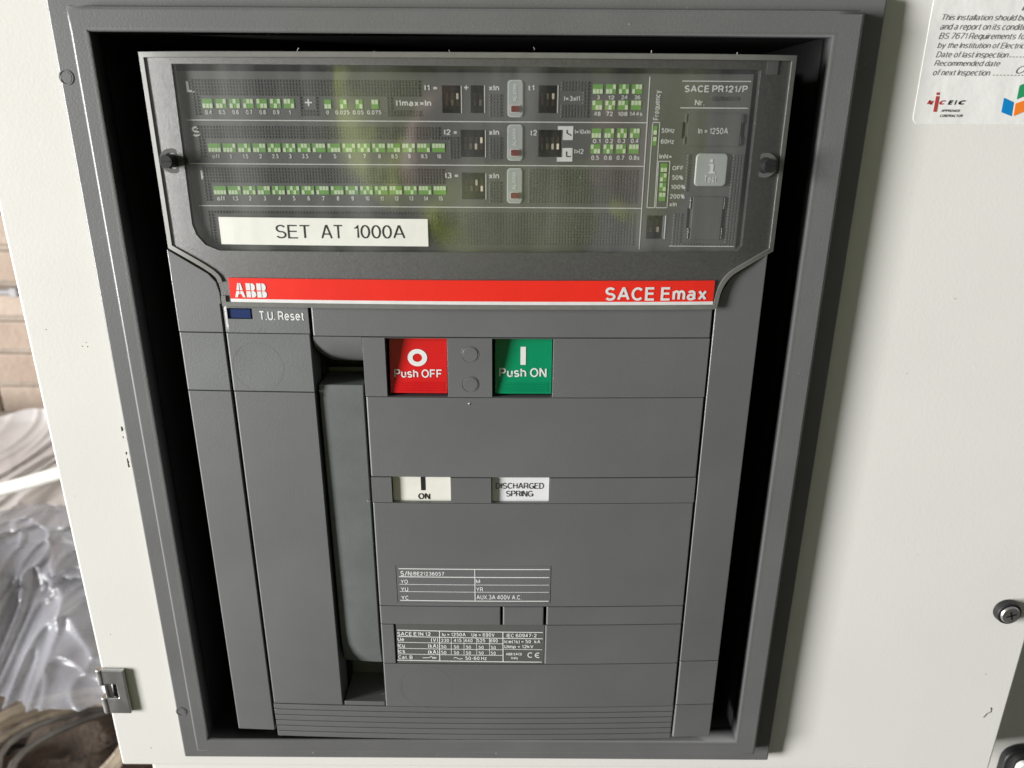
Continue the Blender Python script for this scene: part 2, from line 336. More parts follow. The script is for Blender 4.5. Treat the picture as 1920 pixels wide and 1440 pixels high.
ORG = {}
def thing(name, label, cat, loc, group=None):
    o = bpy.data.objects.new(name, None); o.empty_display_size = 0.02; COL.objects.link(o)
    o.location = loc; ORG[o.name] = Vector(loc)
    o['label'] = label; o['category'] = cat
    if group: o['group'] = group
    return o
def build(mb, name, mats, parent=None, b=0.0, bevel=0.0, seg=2, smooth=True, label=None, fixn=True, front=None, left=False):
    bm = mb.bm
    if fixn: bmesh.ops.recalc_face_normals(bm, faces=bm.faces[:])
    if b:
        xs = [v.co.x for v in bm.verts]; x, x1 = min(xs), max(xs)
        k = math.ceil(x / 0.008) * 0.008
        while k < x1:
            if k > x + 1e-4 and k < x1 - 1e-4:
                bmesh.ops.bisect_plane(bm, geom=bm.verts[:] + bm.edges[:] + bm.faces[:], dist=1e-6, plane_co=(k, 0, 0), plane_no=(1, 0, 0))
            k += 0.008
        for v in bm.verts: v.co.y -= bulge(v.co.x, b)
    lo = Vector((min(v.co[i] for v in bm.verts) for i in range(3))); hi = Vector((max(v.co[i] for v in bm.verts) for i in range(3)))
    c = (lo + hi) / 2
    for v in bm.verts: v.co -= c
    if front is not None:
        lay = bm.edges.layers.float.new('bevel_weight_edge')
        for e in bm.edges:
            if all(-(v.co.y + c.y) > front - 1e-5 for v in e.verts) and len(e.link_faces) == 2 and e.calc_face_angle() > .5: e[lay] = 1.0
    if left:                          # moulded edges: the vertical front edges on the left have twice the radius
        lay = bm.edges.layers.float.new('bevel_weight_edge'); xl = min(v.co.x for v in bm.verts)
        for e in bm.edges:
            if len(e.link_faces) == 2 and e.calc_face_angle() > .66:
                va, vb = e.verts[0].co, e.verts[1].co
                big = abs(va.x - vb.x) < 1e-5 and abs(va.z - vb.z) > 1e-4 and va.x < xl + 3e-4 and abs(va.y - vb.y) < 1e-5
                e[lay] = 1.0 if big else .5
    me = bpy.data.meshes.new(name); bm.to_mesh(me); bm.free()
    for q in (mats if isinstance(mats, (list, tuple)) else [mats]): me.materials.append(M[q] if isinstance(q, str) else q)
    o = bpy.data.objects.new(name, me); COL.objects.link(o)
    ORG[o.name] = c
    o.location = c - (ORG[parent.name] if parent else Vector((0, 0, 0)))
    if parent: o.parent = parent
    if bevel:
        md = o.modifiers.new('bevel', 'BEVEL'); md.width = bevel; md.segments = seg; md.limit_method = 'ANGLE'; md.angle_limit = math.radians(38)
        md.harden_normals = True
        if front is not None or left: md.limit_method = 'WEIGHT'
        if left: md.width = bevel * 2
        for p in me.polygons: p.use_smooth = True
    elif smooth == 'all':
        for p in me.polygons: p.use_smooth = True
    if label: o['label'] = label
    return o
def tag(o, label, cat, group=None):
    o['label'] = label; o['category'] = cat
    if group: o['group'] = group
    return o

# ------------------------------------------------------------------ the setting
mb = MB(); bm = mb.bm
NX, NY = 90, 70
gv = [[bm.verts.new((-4 + 8 * i / NX, -3 + 7 * j / NY, 0.003 * math.sin(i * 1.7) * math.cos(j * 2.1))) for j in range(NY + 1)] for i in range(NX + 1)]
for i in range(NX):
    for j in range(NY): bm.faces.new((gv[i][j], gv[i + 1][j], gv[i + 1][j + 1], gv[i][j + 1]))
M['floor'] = mat('dirty_concrete', (0.085, 0.070, 0.055), 0.8, bump=(40, 0.6, 0.004), vary=0.45, vscale=9)
fl = build(mb, 'floor', 'floor', smooth='all'); fl['kind'] = 'structure'

# brick wall: every brick modelled, colours differ from brick to brick
WY = 1.22
def brick_mat():
    Mx = mat('buff_brick', (0.5, 0.38, 0.27), 0.85, bump=(60, 0.6, 0.004))
    nt = Mx.node_tree; b = nt.nodes['Principled BSDF']
    g = nt.nodes.new('ShaderNodeNewGeometry'); cr = nt.nodes.new('ShaderNodeValToRGB')
    e = cr.color_ramp.elements; e[0].color = (0.30, 0.225, 0.175, 1); e[1].color = (0.46, 0.38, 0.315, 1)
    e2 = cr.color_ramp.elements.new(0.5); e2.color = (0.39, 0.31, 0.25, 1)
    tc = nt.nodes.new('ShaderNodeTexCoord'); n = nt.nodes.new('ShaderNodeTexNoise'); n.inputs['Scale'].default_value = 14; n.inputs['Detail'].default_value = 5
    nt.links.new(tc.outputs['Object'], n.inputs['Vector'])
    ad = nt.nodes.new('ShaderNodeMath'); ad.operation = 'MULTIPLY_ADD'; ad.inputs[1].default_value = 0.6; ad.inputs[2].default_value = -0.05
    nt.links.new(g.outputs['Random Per Island'], ad.inputs[0])
    a2 = nt.nodes.new('ShaderNodeMath'); a2.operation = 'MULTIPLY_ADD'; a2.inputs[1].default_value = 0.45
    nt.links.new(n.outputs[0], a2.inputs[0]); nt.links.new(ad.outputs[0], a2.inputs[2])
    nt.links.new(a2.outputs[0], cr.inputs[0]); nt.links.new(cr.outputs[0], b.inputs['Base Color'])
    return Mx
M['brick'] = brick_mat()
M['mortar'] = mat('lime_mortar', (0.33, 0.28, 0.235), 0.9, bump=(90, 0.5, 0.004), vary=0.15)
wl = thing('brick_wall', 'buff brick wall seen behind the cabinet at the left edge', 'wall', (-1.2, WY, 0))
mb = MB()
for r in range(30):
    for c in range(11):
        x = -2.6 + c * 0.225 + (0.1125 if r % 2 else 0) + random.uniform(-.003, .003); z = r * 0.075
        mb.box(x, z + random.uniform(-.002, .002), x + 0.213, z + 0.063 + random.uniform(-.002, .002), -WY - 0.10, -WY + random.uniform(0, .006))
build(mb, 'brickwork', 'brick', wl, bevel=0.004, seg=2)
mb = MB(); mb.box(-2.62, -0.02, -0.02, 2.26, -WY - 0.11, -WY - 0.008)
build(mb, 'mortar_bed', 'mortar', wl)
# thin conduit clipped to the wall
a = G(-60, 547, WY - 0.012); c = G(120, 543, WY - 0.012)
mb = MB(); mb.tube([(a.x - 0.5, a.y, a.z), (a.x, a.y, a.z), (c.x, c.y, a.z), (c.x + 0.5, c.y, a.z)], 0.007)
M['conduit'] = mat('grey_pvc', (0.30, 0.29, 0.30), 0.45, vary=0.1)
cb = thing('conduit', 'thin grey conduit running level along the brick wall', 'conduit', (a.x, a.y, a.z))
build(mb, 'tube', 'conduit', cb, smooth='all')
for k in range(5):
    x = a.x - 0.3 + k * 0.2
    mb = MB(); mb.box(x - 0.008, a.z - 0.010, x + 0.008, a.z + 0.010, -WY, -WY + 0.021)
    build(mb, 'saddle_clip', 'conduit', cb, bevel=0.002)

# ------------------------------------------------------------------ cabinet
HD = -0.0145                         # door face, behind the fascia plane
cab = thing('electrical_cabinet', 'cream powder coated steel switchgear cabinet around the grey breaker', 'cabinet', (-0.02, 0.3, 0))
ox0 = P(214, 710, HD)[0]; ox1 = P(1554, 710, HD)[0]; oz0 = P(900, 1423, HD + .004)[1]; oz1 = P(900, -16, HD + .004)[1]
HF, HS = -0.0034, -0.0092             # raised band and outer flange of the bezel
O = RECT(214, -16, 1554, 1423, HS)
Sx = RECT(245, 15, 1521, 1413, HF)
I = RECT(277, 63, 1473, 1391, HF)
dx0 = P(110, 900, HD)[0]; dx1 = P(1887, 1330, HD)[0]; dz0 = P(600, 1437, HD)[1]; dz1 = oz1 + 0.16
mb = MB(); mb.plate((dx0, dz0, dx1, dz1), [(I[0] - .010, I[1] - .010, I[2] + .010, I[3] + .010)], HD - 0.019, HD)
door = build(mb, 'door', 'cream', cab, bevel=0.0016, seg=4)
# carcass: cream shell; the near-black liner inside paints in its shade
CX0, CX1, CZ0, CZ1, CF, CB = dx0 + 0.004, dx1 + 0.42, 0.0, dz1 + 0.35, HD - 0.022, -1.15
mb = MB()
mb.box(CX0, CZ0, CX0 + .02, CZ1, CB, CF); mb.box(CX1 - .02, CZ0, CX1, CZ1, CB, CF)
mb.box(CX0 + .02, CZ1 - .02, CX1 - .02, CZ1, CB, CF); mb.box(CX0 + .02, CZ0, CX1 - .02, CZ0 + .02, CB, CF)
mb.box(CX0 + .02, CZ0 + .02, CX1 - .02, CZ1 - .02, CB, CB + .02)
build(mb, 'carcass', 'cream', cab, bevel=0.001)
mb = MB()
mb.plate((CX0 + .002, CZ0 + .05, CX1 - .004, CZ1 - .03), [(dx0 + .03, dz0 + .03, dx1 - .02, dz1 - .03)], CF - 0.0015, CF + .001)
build(mb, 'front_frame', 'cream', cab, bevel=0.0005)
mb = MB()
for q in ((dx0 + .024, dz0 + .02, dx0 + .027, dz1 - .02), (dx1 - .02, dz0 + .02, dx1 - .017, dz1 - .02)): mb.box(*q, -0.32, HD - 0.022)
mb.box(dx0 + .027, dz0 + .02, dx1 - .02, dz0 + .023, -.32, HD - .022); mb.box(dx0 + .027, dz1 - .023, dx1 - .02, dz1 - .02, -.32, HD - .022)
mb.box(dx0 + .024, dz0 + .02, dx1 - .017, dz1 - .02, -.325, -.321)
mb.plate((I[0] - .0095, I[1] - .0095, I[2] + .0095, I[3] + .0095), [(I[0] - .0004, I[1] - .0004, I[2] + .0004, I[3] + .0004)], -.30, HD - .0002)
build(mb, 'shade_liner', 'gap_shade', cab)  # liner added to keep the opening black and hide lit cream behind
# bezel screwed on the door around the opening
mb = MB()
mb.plate(O, [(Sx[0] - 2e-4, Sx[1] - 2e-4, Sx[2] + 2e-4, Sx[3] + 2e-4)], HD + 2e-4, HS)
bz = build(mb, 'door_bezel', 'bezel', cab, bevel=0.0010, seg=3, label='grey plastic surround of the breaker opening')
mb = MB(); mb.plate(Sx, [I], HD + 1e-4, HF)
build(mb, 'raised_band', 'bezel', bz, bevel=0.0016, seg=4, front=HF)
for (px, py) in ((124.5, 145), (340, 1334)):
    x, z = P(px, py, HS); mb = MB(); mb.ring(x, z, 0.0030, 0.0026, HS, HS + .00025); mb.disc(x, z, .0022, HS - .0002, HS + .0001)
    build(mb, 'blind_plug', 'bezel', bz, bevel=0)
# chipped paint on the bezel edge
mb = MB()
for k in range(30):
    if k in (4, 5, 6, 22, 27): continue
    y = 803 + k * 2.5 + random.uniform(-2, 2)
    if 828 < y < 848: continue
    xp = 229 + (y - 803) * 0.19
    x, z = P(xp, y, HS)
    w = random.uniform(.0001, .0009)
    mb.poly([(x - .0005, z - .0008), (x + w, z - .0003), (x + w * .5, z + .0007), (x - .0004, z + .0006)], HS + .0002 + k * 4e-6, random.choice((0, 0, 1)))
build(mb, 'paint_chip', ['ink', 'white'], bz)
# specks on the door
mb = MB()
for k_, cw, cr_ in (('frost', .8, .13), ('fascia', .55, .13), ('bezel', .5, .20), ('fascia2', .4, .16)):
    b_ = M[k_].node_tree.nodes['Principled BSDF']; b_.inputs['Coat Weight'].default_value = cw; b_.inputs['Coat Roughness'].default_value = cr_
M['frost'].node_tree.nodes['Principled BSDF'].inputs['IOR'].default_value = 1.95
for (px, py, r) in ((154, 649, .00035), (161, 642, .00025), (164, 650, .00035), (86, 618, .0003), (207, 1190, .0003), (1848, 1264, .0004), (283, 1402, .0004), (1790, 560, .0003), (140, 930, .0002), (1700, 700, .00025), (1720, 1040, .0002)):
    x, z = P(px, py, HD); mb = MB(); mb.disc(x, z, r * .7, HD, HD + .0002, 0, 7, r * .4)
    build(mb, 'dirt_speck', 'greyink', door)
mb = MB()
p = [P(*q, HD + .0001) for q in ((1843, 1345), (1849, 1338), (1857, 1335), (1858, 1330), (1857, 1327))]
mb.tube([(x, -HD - .0002, z) for x, z in p], .00022, n=5)
build(mb, 'hair_strand', 'greyink', door)
# hinge
HB = HD + .0026
hl, hz0, hr, hz1 = RECT(197, 1258, 238, 1338, HB)
hg = MB(); sl = (hl + .0012, hz0 + (hz1 - hz0) * .36, hl + .0070, hz0 + (hz1 - hz0) * .68)
hg.plate((hl, hz0, hr, hz1), [sl], HD + .0001, HB)
hinge = build(hg, 'hinge', 'zinc', cab, bevel=0.0007, seg=3)
for (f0, f1) in ((.66, 1.0), (0.0, .36)):
    z0, z1 = hz0 + (hz1 - hz0) * f0, hz0 + (hz1 - hz0) * f1
    k = MB(); k.tube([(hl - .0012, -HB + .0022, z0), (hl - .0012, -HB + .0022, z1)], .0027, n=20)
    build(k, 'knuckle', 'zinc', hinge, bevel=0.0004)
k = MB(); k.tube([(hl + .0022, -HB + .0026, sl[1] - .003), (hl + .0022, -HB + .0026, sl[3] + .003)], .0016, n=16)
build(k, 'hinge_pin', 'zinc', hinge, smooth='all')
k = MB(); k.box(sl[0], sl[1], sl[2], sl[3], HD + .00005, HD + .0004); build(k, 'hinge_slot', 'dark', hinge)
# lock with black collar
x, z = P(1891, 1149.5, HD + .003)
k = MB(); k.disc(x, z, .0068, HD, HD + .0042, 0, 36, .0064)
lock = build(k, 'door_lock', 'dark', cab, bevel=.0006)
k = MB(); k.disc(x, z, .0053, HD + .0042, HD + .0055, 0, 32, .0046)
sc = build(k, 'screw_head', 'zinc', lock, bevel=.0004)
k = MB()
for ang in (20, 110, 200, 290):
    c, s_ = math.cos(math.radians(ang)), math.sin(math.radians(ang))
    pts = [(0, -.0005), (.0027, -.0004), (.0027, .0004), (0, .0005)]
    k.prism([(x + u * c - w * s_, z + u * s_ + w * c) for u, w in pts], HD + .0054, HD + .00565)
build(k, 'cross_slot', 'dark', lock)
# swing handle on the fixed panel beside the door
hh = CF + .001
x0, z0, x1, z1 = RECT(1867, 1408, 2015, 1566, hh + .006)
def rrect(x0, z0, x1, z1, r, n=6):
    pts = []
    for cx, cz, a in ((x1 - r, z1 - r, 0), (x0 + r, z1 - r, 90), (x0 + r, z0 + r, 180), (x1 - r, z0 + r, 270)):
        for i in range(n + 1):
            t = math.radians(a + 90 * i / n); pts.append((cx + r * math.cos(t), cz + r * math.sin(t)))
    return pts
k = MB(); k.prism(rrect(x0, z0, x1, z1, .010), hh, hh + .006); hd = build(k, 'handle', 'dark', cab, bevel=.0015, seg=3)
k = MB(); k.prism(rrect(x0 + .0065, z0 + .0065, x1 - .0065, z1 - .0065, .005), hh + .006, hh + .0095); build(k, 'handle_insert', 'cream', hd, bevel=.001)

# ------------------------------------------------------------------ circuit breaker
BB = 0.0030                          # bulge of the fascia
brk = thing('circuit_breaker', 'grey air circuit breaker with clear cover, red strip and push buttons', 'circuit breaker', (XC0, 0.03, P(900, 1385)[1]))
XA = P(380, 925, 0, BB)[0]; XB = P(467.5, 982, 0, BB)[0]; XC = P(613, 957, 0, BB)[0]; XD = P(700.7, 982, 0, BB)[0]; XE = P(1301, 962, 0, BB)[0]; XF = P(1385.5, 932, 0, BB)[0]
def Z(py, px=880): return P(px, py, 0, BB)[1]
HT = -0.014
g, gw = 0.00016, 0.0005
def panel(name, x0, zt, x1, zb, holes=(), h=0.0, m_='fascia', bev=.00045, parent=brk, label=None):
    k = MB(); k.plate((x0 + g, zb + g, x1 - g, zt - g), list(holes), HT, h)
    return build(k, name, m_, parent, b=BB, bevel=bev, seg=3, label=label, left=True)
zTop = P(880, 100)[1]; zBot = Z(1388)
k = MB(); k.box(XA + .0015, zBot + .002, XF - .0015, zTop - .003, -.25, HT - .012); k.box(XA + .0025, zBot + .003, XC + .0005, Z(600), HT - .012, HT - .0005)
k.box(XD - .0005, zBot + .003, XF - .0025, Z(600), HT - .012, HT - .0005); k.box(XA + .003, Z(600), XF - .003, zTop - .004, HT - .012, -.006)
k.box(XA + .004, I[1] + .0007, XF - .004, zBot + .0025, -.25, -.0155)  # skirt added to block light slipping under the breaker
build(k, 'breaker_body', 'dark', brk)
z628, z637, z738, z746 = Z(629), Z(636), Z(739), Z(745.5)
# left column
k = MB(); pts = [P(*q, 0, BB) for q in ((317, 467), (390, 513), (405, 529), (412, 549), (415, 570))]
pts = [(XA + g, pts[0][1])] + pts[1:] + [(XB - gw, pts[-1][1]), (XB - gw, z628 + g), (XA + g, z628 + g)]
k.prism(pts, HT, 0); build(k, 'corner_panel', 'fascia', brk, b=BB, bevel=.0005, seg=3, left=True)
panel('side_panel', XA, z628, XB - gw + g, z738, m_='fascia2'); panel('side_panel', XA, z738, XB - gw + g, Z(1377))
# second column
k = RECT(426, 578, 473, 598, 0, BB)
tu = panel('reset_panel', XB + gw, Z(571), XC - gw, z628, [k], m_='fascia2')
q = MB(); q.box(k[0] + .0001, k[1] + .0001, k[2] - .0008, k[3] - .0005, HT + .002, -.0006); build(q, 'reset_button', 'bluebtn', tu, b=BB, bevel=.0004)
q = MB(); q.text('T.U. Reset', RECT(487, 583.5, 569.4, 600.5, 0, BB), .00012, 0, .018); build(q, 'lettering', 'white', tu, b=BB)
cp = panel('cover_panel', XB + gw - .0002, z628, XC - gw, z738, m_='fascia2')
x, z = P(484, 688, 0, BB); q = MB(); q.ring(x, z, .0118, .01168, -.00003, .00003, n=60); build(q, 'moulded_circle', 'fascia', cp, b=BB)
panel('handle_surround', XB + gw, z738, XC - gw, Z(1326))
# top strip of the centre, then the rows
panel('centre_panel', XC + gw, Z(574), XE - gw, Z(633.5))
hOff = RECT(723.75, 634, 839.4, 743.75, 0, BB); hOn = RECT(922.7, 636, 1037, 744.8, 0, BB)
zr = (hOff[1] + hOn[1]) / 2; zs = (hOff[3] + hOn[3]) / 2
hOff = (hOff[0], zr, hOff[2], zs); hOn = (hOn[0], zr, hOn[2], zs)
br = panel('button_panel', XD, Z(633.5), XE - gw, z746, [hOff, hOn])
def push(hole, mi, face_px):
    x0, z0, x1, z1 = hole
    q = MB(); q.box(x0 + .0012, z0 + .0012, x1 - .0004, z1 - .0003, HT + .002, -.0014, 0, -.0043)
    # finger ribs along the lower edge
    for i in range(6):
        zz = z0 + .0022 + i * .00078
        hq = -.0014 - .0029 * (zz - z0 - .0012) / (z1 - z0)
        q.box(x0 + .0030, zz, x1 - .0020, zz + .00036, hq - .0006, hq + .00022)
    return build(q, 'push_button', mi, brk, b=BB, bevel=.0006, seg=3)
bo = push(hOff, 'redbtn', None); bn = push(hOn, 'greenbtn', None)
bo['label'] = 'red off button'; bn['label'] = 'green on button'
def hb(hole, z): return -.0014 - .0029 * (z - hole[1] - .0012) / (hole[3] - hole[1] - .0015)
def tilt_print(fill, hole, name, parent):
    q = MB(); fill(q)
    for v in q.bm.verts: v.co.y = -hb(hole, v.co.z) - .00015
    build(q, name, 'white', parent, b=BB)
def f1(q):
    x, z = P(782.7, 670.4, -.0033, BB); q.ring(x, z, .0040, .00195, 0, 0, n=40, rx=1.12)
    q.text('Push OFF', RECT(739.4, 692.5, 828, 707.5, -.0025, BB), 0, 0, .02)
tilt_print(f1, hOff, 'lettering', bo)
def f2(q):
    q.sheet(*RECT(976, 650.6, 986, 683.3, -.0033, BB), 0)
    q.text('Push ON', RECT(936, 690.2, 1024.8, 706.5, -.0025, BB), 0, 0, .02)
tilt_print(f2, hOn, 'lettering', bn)
for (px, py) in ((881.5, 664.6), (881.7, 720.5)):
    x, z = P(px, py, 0, BB); q = MB(); q.disc(x, z, .0036, -.0004, .0002, 0, 40, .0034); q.ring(x, z, .0040, .00385, -.0002, .00012, n=40)
    build(q, 'blind_plug', 'fascia', br, b=BB, bevel=.0001)
panel('centre_panel', XD, z746, XE - gw, Z(896))
x, z = P(880.6, 757, 0, BB); q = MB(); q.disc(x, z, .0006, 0, .0002, 0, 12, .0003); build(q, 'moulded_pip', 'fascia', br, b=BB)
wA = RECT(734.6, 892.5, 845.6, 942.5, 0, BB); wB = RECT(921, 893.5, 1031, 943.5, 0, BB)
zr = (wA[1] + wB[1]) / 2; zs = (wA[3] + wB[3]) / 2
z944 = Z(944)
wA = (wA[0], zr, wA[2], Z(896) - g); wB = (wB[0], zr, wB[2], Z(896) - g)
panel('indicator_panel', XD, Z(896), XE - gw, z944, [wA, wB])
HI = -.0020
for w, mi, lines, lb in ((wA, 'indicator', 0, 'ivory indicator flag'), (wB, 'indwhite', 1, 'white spring indicator flag')):
    q = MB(); q.box(w[0] + .0002, w[1] - .0015, w[2] - .0002, w[3] + .004, HI - .003, HI)
    iw = build(q, 'indicator_flag', mi, brk, b=BB, bevel=.0002, label=lb)
    q = MB()
    if lines == 0:
        r = RECT(789, 889, 796.9, 919, HI, BB); q.sheet(*r, HI + .00015)
        q.text('ON', RECT(784, 924.6, 806, 935.6, HI, BB), HI + .00015, 0, .02)
    else:
        q.text('DISCHARGED', RECT(929.6, 905.3, 1019.3, 916.3, HI, BB), HI + .00015, 0, -.004)
        q.text('SPRING', RECT(948.75, 920, 999, 931, HI, BB), HI + .00015, 0, -.004)
    build(q, 'lettering', 'ink', iw, b=BB)
z1138, z1172, z1246, z1325 = Z(1138), Z(1172.5), Z(1246), Z(1327)
sn = panel('centre_panel', XD, z944, XE - gw, z1138)
# serial number table
q = MB()
t0 = RECT(742.5, 1061, 1032, 1131, 0, BB)
lz = [Z(y) for y in (1067.3, 1082.3, 1096.5, 1110, 1126.7)]
xa, xb, xm = P(749, 1097, 0, BB)[0], P(1029.5, 1097, 0, BB)[0], P(890.6, 1097, 0, BB)[0]
for i, zz in enumerate(lz):
    wd = .00048 if i in (0, 1, 4) else .00028
    q.sheet(xa, zz - wd / 2, xb, zz + wd / 2, .00012)
q.sheet(xm - .00022, lz[4], xm + .00022, lz[0], .00016)
for s_, r in (('S/N:', (751, 1070.5, 774.5, 1079.8)), ('BE21236057', (775.4, 1071.8, 833, 1079)), ('YO', (751.5, 1086.5, 765, 1093.8)), ('YU', (752, 1101, 765.5, 1108.5)), ('YC', (752.7, 1116.6, 766.3, 1124.2)),
              ('M', (892.3, 1086.5, 900.4, 1093.8)), ('YR', (893, 1101, 906, 1108.5)), ('AUX.3A 400V A.C.', (893.5, 1115.5, 978, 1123.8))):
    q.text(s_, RECT(*r, 0, BB), .00012, 0, .03 if s_[0] == 'B' else .02)
build(q, 'serial_table', 'white', sn, b=BB)
q = MB(); q.plate((t0[0], t0[1], t0[2], t0[3]), [(t0[0] + .00025, t0[1] + .0002, t0[2] - .00025, t0[3] - .0002)], -.0001, .00012); build(q, 'table_edge', 'fascia', sn, b=BB)
xv1, xv2 = P(939, 1155, 0, BB)[0], P(1021, 1155, 0, BB)[0]
panel('slot_panel', XD, z1138, xv1, z1172); panel('slot_panel', xv1 + .0009, z1138, xv2 - .0003, z1172); panel('slot_panel', xv2 + .0008, z1138, XE - gw, z1172)
rp = RECT(741, 1176, 1021.5, 1247.5, 0, BB)
rh = (rp[0], z1246 + g, rp[2], z1172 - g)
panel('centre_panel', XD, z1172, rp[0] + g, z1246); rpn = panel('centre_panel', rp[2] - g, z1172, XE - gw, z1246)
q = MB(); q.box(rh[0] + .0008, rh[1] - .0001, rh[2] - .0002, rh[3] + .0001, HT + .001, -.0005)
rate = build(q, 'rating_plate', 'trip', brk, b=BB, bevel=.0002, label='dark grey rating plate with white printed table')
q = MB()
def tp(X, Y):                         # X, Y in the enlarged view of the plate: (680,1020) scale 4.8
    return P(680 + X / 4.8, 1020 + Y / 4.8, -.0005, BB)
def hl(Xa, Ya, Xb, Yb, wd=.00034):
    a, c = tp(Xa, Ya), tp(Xb, Yb); q.line(*a, *c, wd, -.00036)
def yy(X, y0): return y0 + (X - 310) * .017
for y0, wd in ((773, .0005), (829, .00045), (1043, .0005)): hl(312, yy(312, y0), 1622 if y0 < 1000 else 1612, yy(1615, y0) - (4 if y0 > 1000 else 0), wd)
for y0 in (880, 934, 985): hl(318, yy(318, y0) + 2, 1258, yy(1258, y0))
hl(1270, 945, 1615, 950, .0003)
for X in (692, 1262): hl(X, yy(X, 775), X + 2, yy(X, 1043), .00048)
for X in (798, 912, 1026, 1142): hl(X, yy(X, 832), X + 1, yy(X, 985), .00026)
def tt(s_, X0, Y0, X1, Y1, bd=.03):
    a, c = tp(X0, Y1), tp(X1, Y0); q.text(s_, (a[0], a[1], c[0], c[1]), -.00034, 0, bd)
for s_, X0, Y0, X1, Y1 in (('SACE', 314, 790, 440, 823), ('E1N 12', 460, 791, 612, 823), ('Iu = 1250A', 716, 796, 928, 828), ('Ue = 690V', 980, 800, 1188, 832), ('IEC 60947-2', 1296, 806, 1566, 838),
        ('Ue', 316, 842, 374, 872), ('(V)', 616, 845, 678, 882), ('230', 708, 851, 778, 880), ('415', 820, 851, 890, 880), ('440', 918, 852, 990, 882), ('525', 1030, 853, 1104, 883), ('690', 1146, 854, 1218, 884),
        ('Icu', 318, 895, 380, 930), ('(kA)', 590, 898, 680, 936), ('Ics', 320, 948, 382, 980), ('(kA)', 590, 952, 680, 990), ('Cat. B', 322, 1002, 450, 1032), ('50-60 Hz', 925, 1012, 1118, 1042),
        ('Icw(1s) = 50', 1276, 860, 1516, 894), ('kA', 1546, 862, 1600, 892), ('Uimp = 12kV', 1276, 906, 1538, 940)):
    tt(s_, X0, Y0, X1, Y1)
for X in (708, 822, 930, 1044, 1154):
    tt('50', X, yy(X, 902), X + 46, yy(X, 930)); tt('50', X, yy(X, 953), X + 46, yy(X, 981))
tt('ABB SACE', 1290, 978, 1434, 1000, .05); tt('Italy', 1338, 1014, 1398, 1040, .04)
a = tp(1512, 998); q.ring(a[0], a[1], .00172, .00118, -.00034, -.00034, n=20, a0=math.radians(60), a1=math.radians(300))
a = tp(1578, 1000); q.ring(a[0], a[1], .00172, .00118, -.00034, -.00034, n=20, a0=math.radians(60), a1=math.radians(300)); q.line(a[0] - .0014, a[1], a[0] + .0004, a[1], .0005, -.00034)
for (X0, Y0, X1, Y1) in ((540, 1022, 596, 1022), (596, 1022, 626, 1008), (626, 1022, 668, 1022), (632, 1014, 632, 1032), (644, 1014, 644, 1032), (656, 1016, 656, 1030), (820, 1026, 838, 1018), (838, 1018, 866, 1034), (866, 1034, 900, 1030)): hl(X0, Y0, X1, Y1, .0004)
build(q, 'rating_table', 'white', rate, b=BB)
lp = panel('lower_panel', XD, z1246, XE - gw, z1325)
x, z = P(800, 1288, 0, BB)
q = MB(); q.ring(x, z, .0140, .01388, -.00003, .000035, n=64); build(q, 'moulded_circle', 'fascia', lp, b=BB)
x, z = P(1176, 1293, 0, BB)
q = MB(); q.ring(x, z, .0126, .0125, -.00003, .00003, n=40, a0=math.radians(95), a1=math.radians(215)); build(q, 'moulded_circle', 'fascia', lp, b=BB)
# grille: six ribs
zb = Z(1389.5); rib = (z1325 - zb) / 6
q = MB()
for i in range(6):
    z1 = z1325 - i * rib
    q.box(XB + gw, z1 - rib + .00035, XE - gw, z1 - .00012, HT, -.0001 - i * .00012, 0)
build(q, 'grille', 'fascia', brk, b=BB, bevel=.0004)
# right column
k = MB(); pts = [P(*q_, 0, BB) for q_ in ((1447, 474), (1403, 500), (1373, 519), (1356, 543), (1348, 577))]
pts = [(XF - g, pts[0][1])] + pts[1:4] + [(XE + gw, pts[4][1]), (XE + gw, Z(1243) + g), (XF - g, Z(1243) + g)]
k.prism(pts, HT, 0); build(k, 'side_panel', 'fascia', brk, b=BB, bevel=.0005)
panel('side_panel', XE + gw - g, Z(1243), XF, Z(1325)); panel('side_panel', XE + gw - g, Z(1325), XF, Z(1385.5))
# charging lever in its slot, with the scooped finger recess above
q = MB()
zs0, zs1 = Z(633.5) - g, Z(692)
N = 14; prof = [(zs0 - (zs0 - zs1) * math.sin(math.pi / 2 * i / N), -.0006 - .0125 * (1 - math.cos(math.pi / 2 * i / N))) for i in range(N + 1)]
x0, x1 = XC + gw, XD - .0002
rows = []
for z, h in prof:
    rows.append([q.v(x0 + (x1 - x0) * t / 10, z + (.0045 * max(0, 1 - t / 3.5) ** 2) * ((zs0 - z) / (zs0 - zs1)), h) for t in range(11)])
for i in range(N):
    for t in range(10): q.face([rows[i][t], rows[i + 1][t], rows[i + 1][t + 1], rows[i][t + 1]])
fr = build(q, 'finger_recess', 'fascia', brk, b=BB, smooth='all', fixn=True)
q = MB()
HL = -.0017
zt, zbm = Z(727), Z(1256)
lx0, lx1 = XC + gw + .0002, XD - .0011
n = 24; rows = []
for i in range(n + 1):
    t = i / n; z = zt + (zbm - zt) * t
    d = HL - .0035 * max(0, (t - .88) / .12) ** 2.0 - .0006 * max(0, 1 - t / .02)
    rows.append((z, d))
fr_, bk = [], []
for z, d in rows:
    fr_.append([q.v(lx0 + (lx1 - lx0) * u / 8, z, d - .0013 * (1 - u / 8) ** 2 * max(0, (rows[0][0] - z) / (rows[0][0] - rows[-1][0]))) for u in range(9)])
    bk.append([q.v(lx0, z, HT - .008), q.v(lx1, z, HT - .008)])
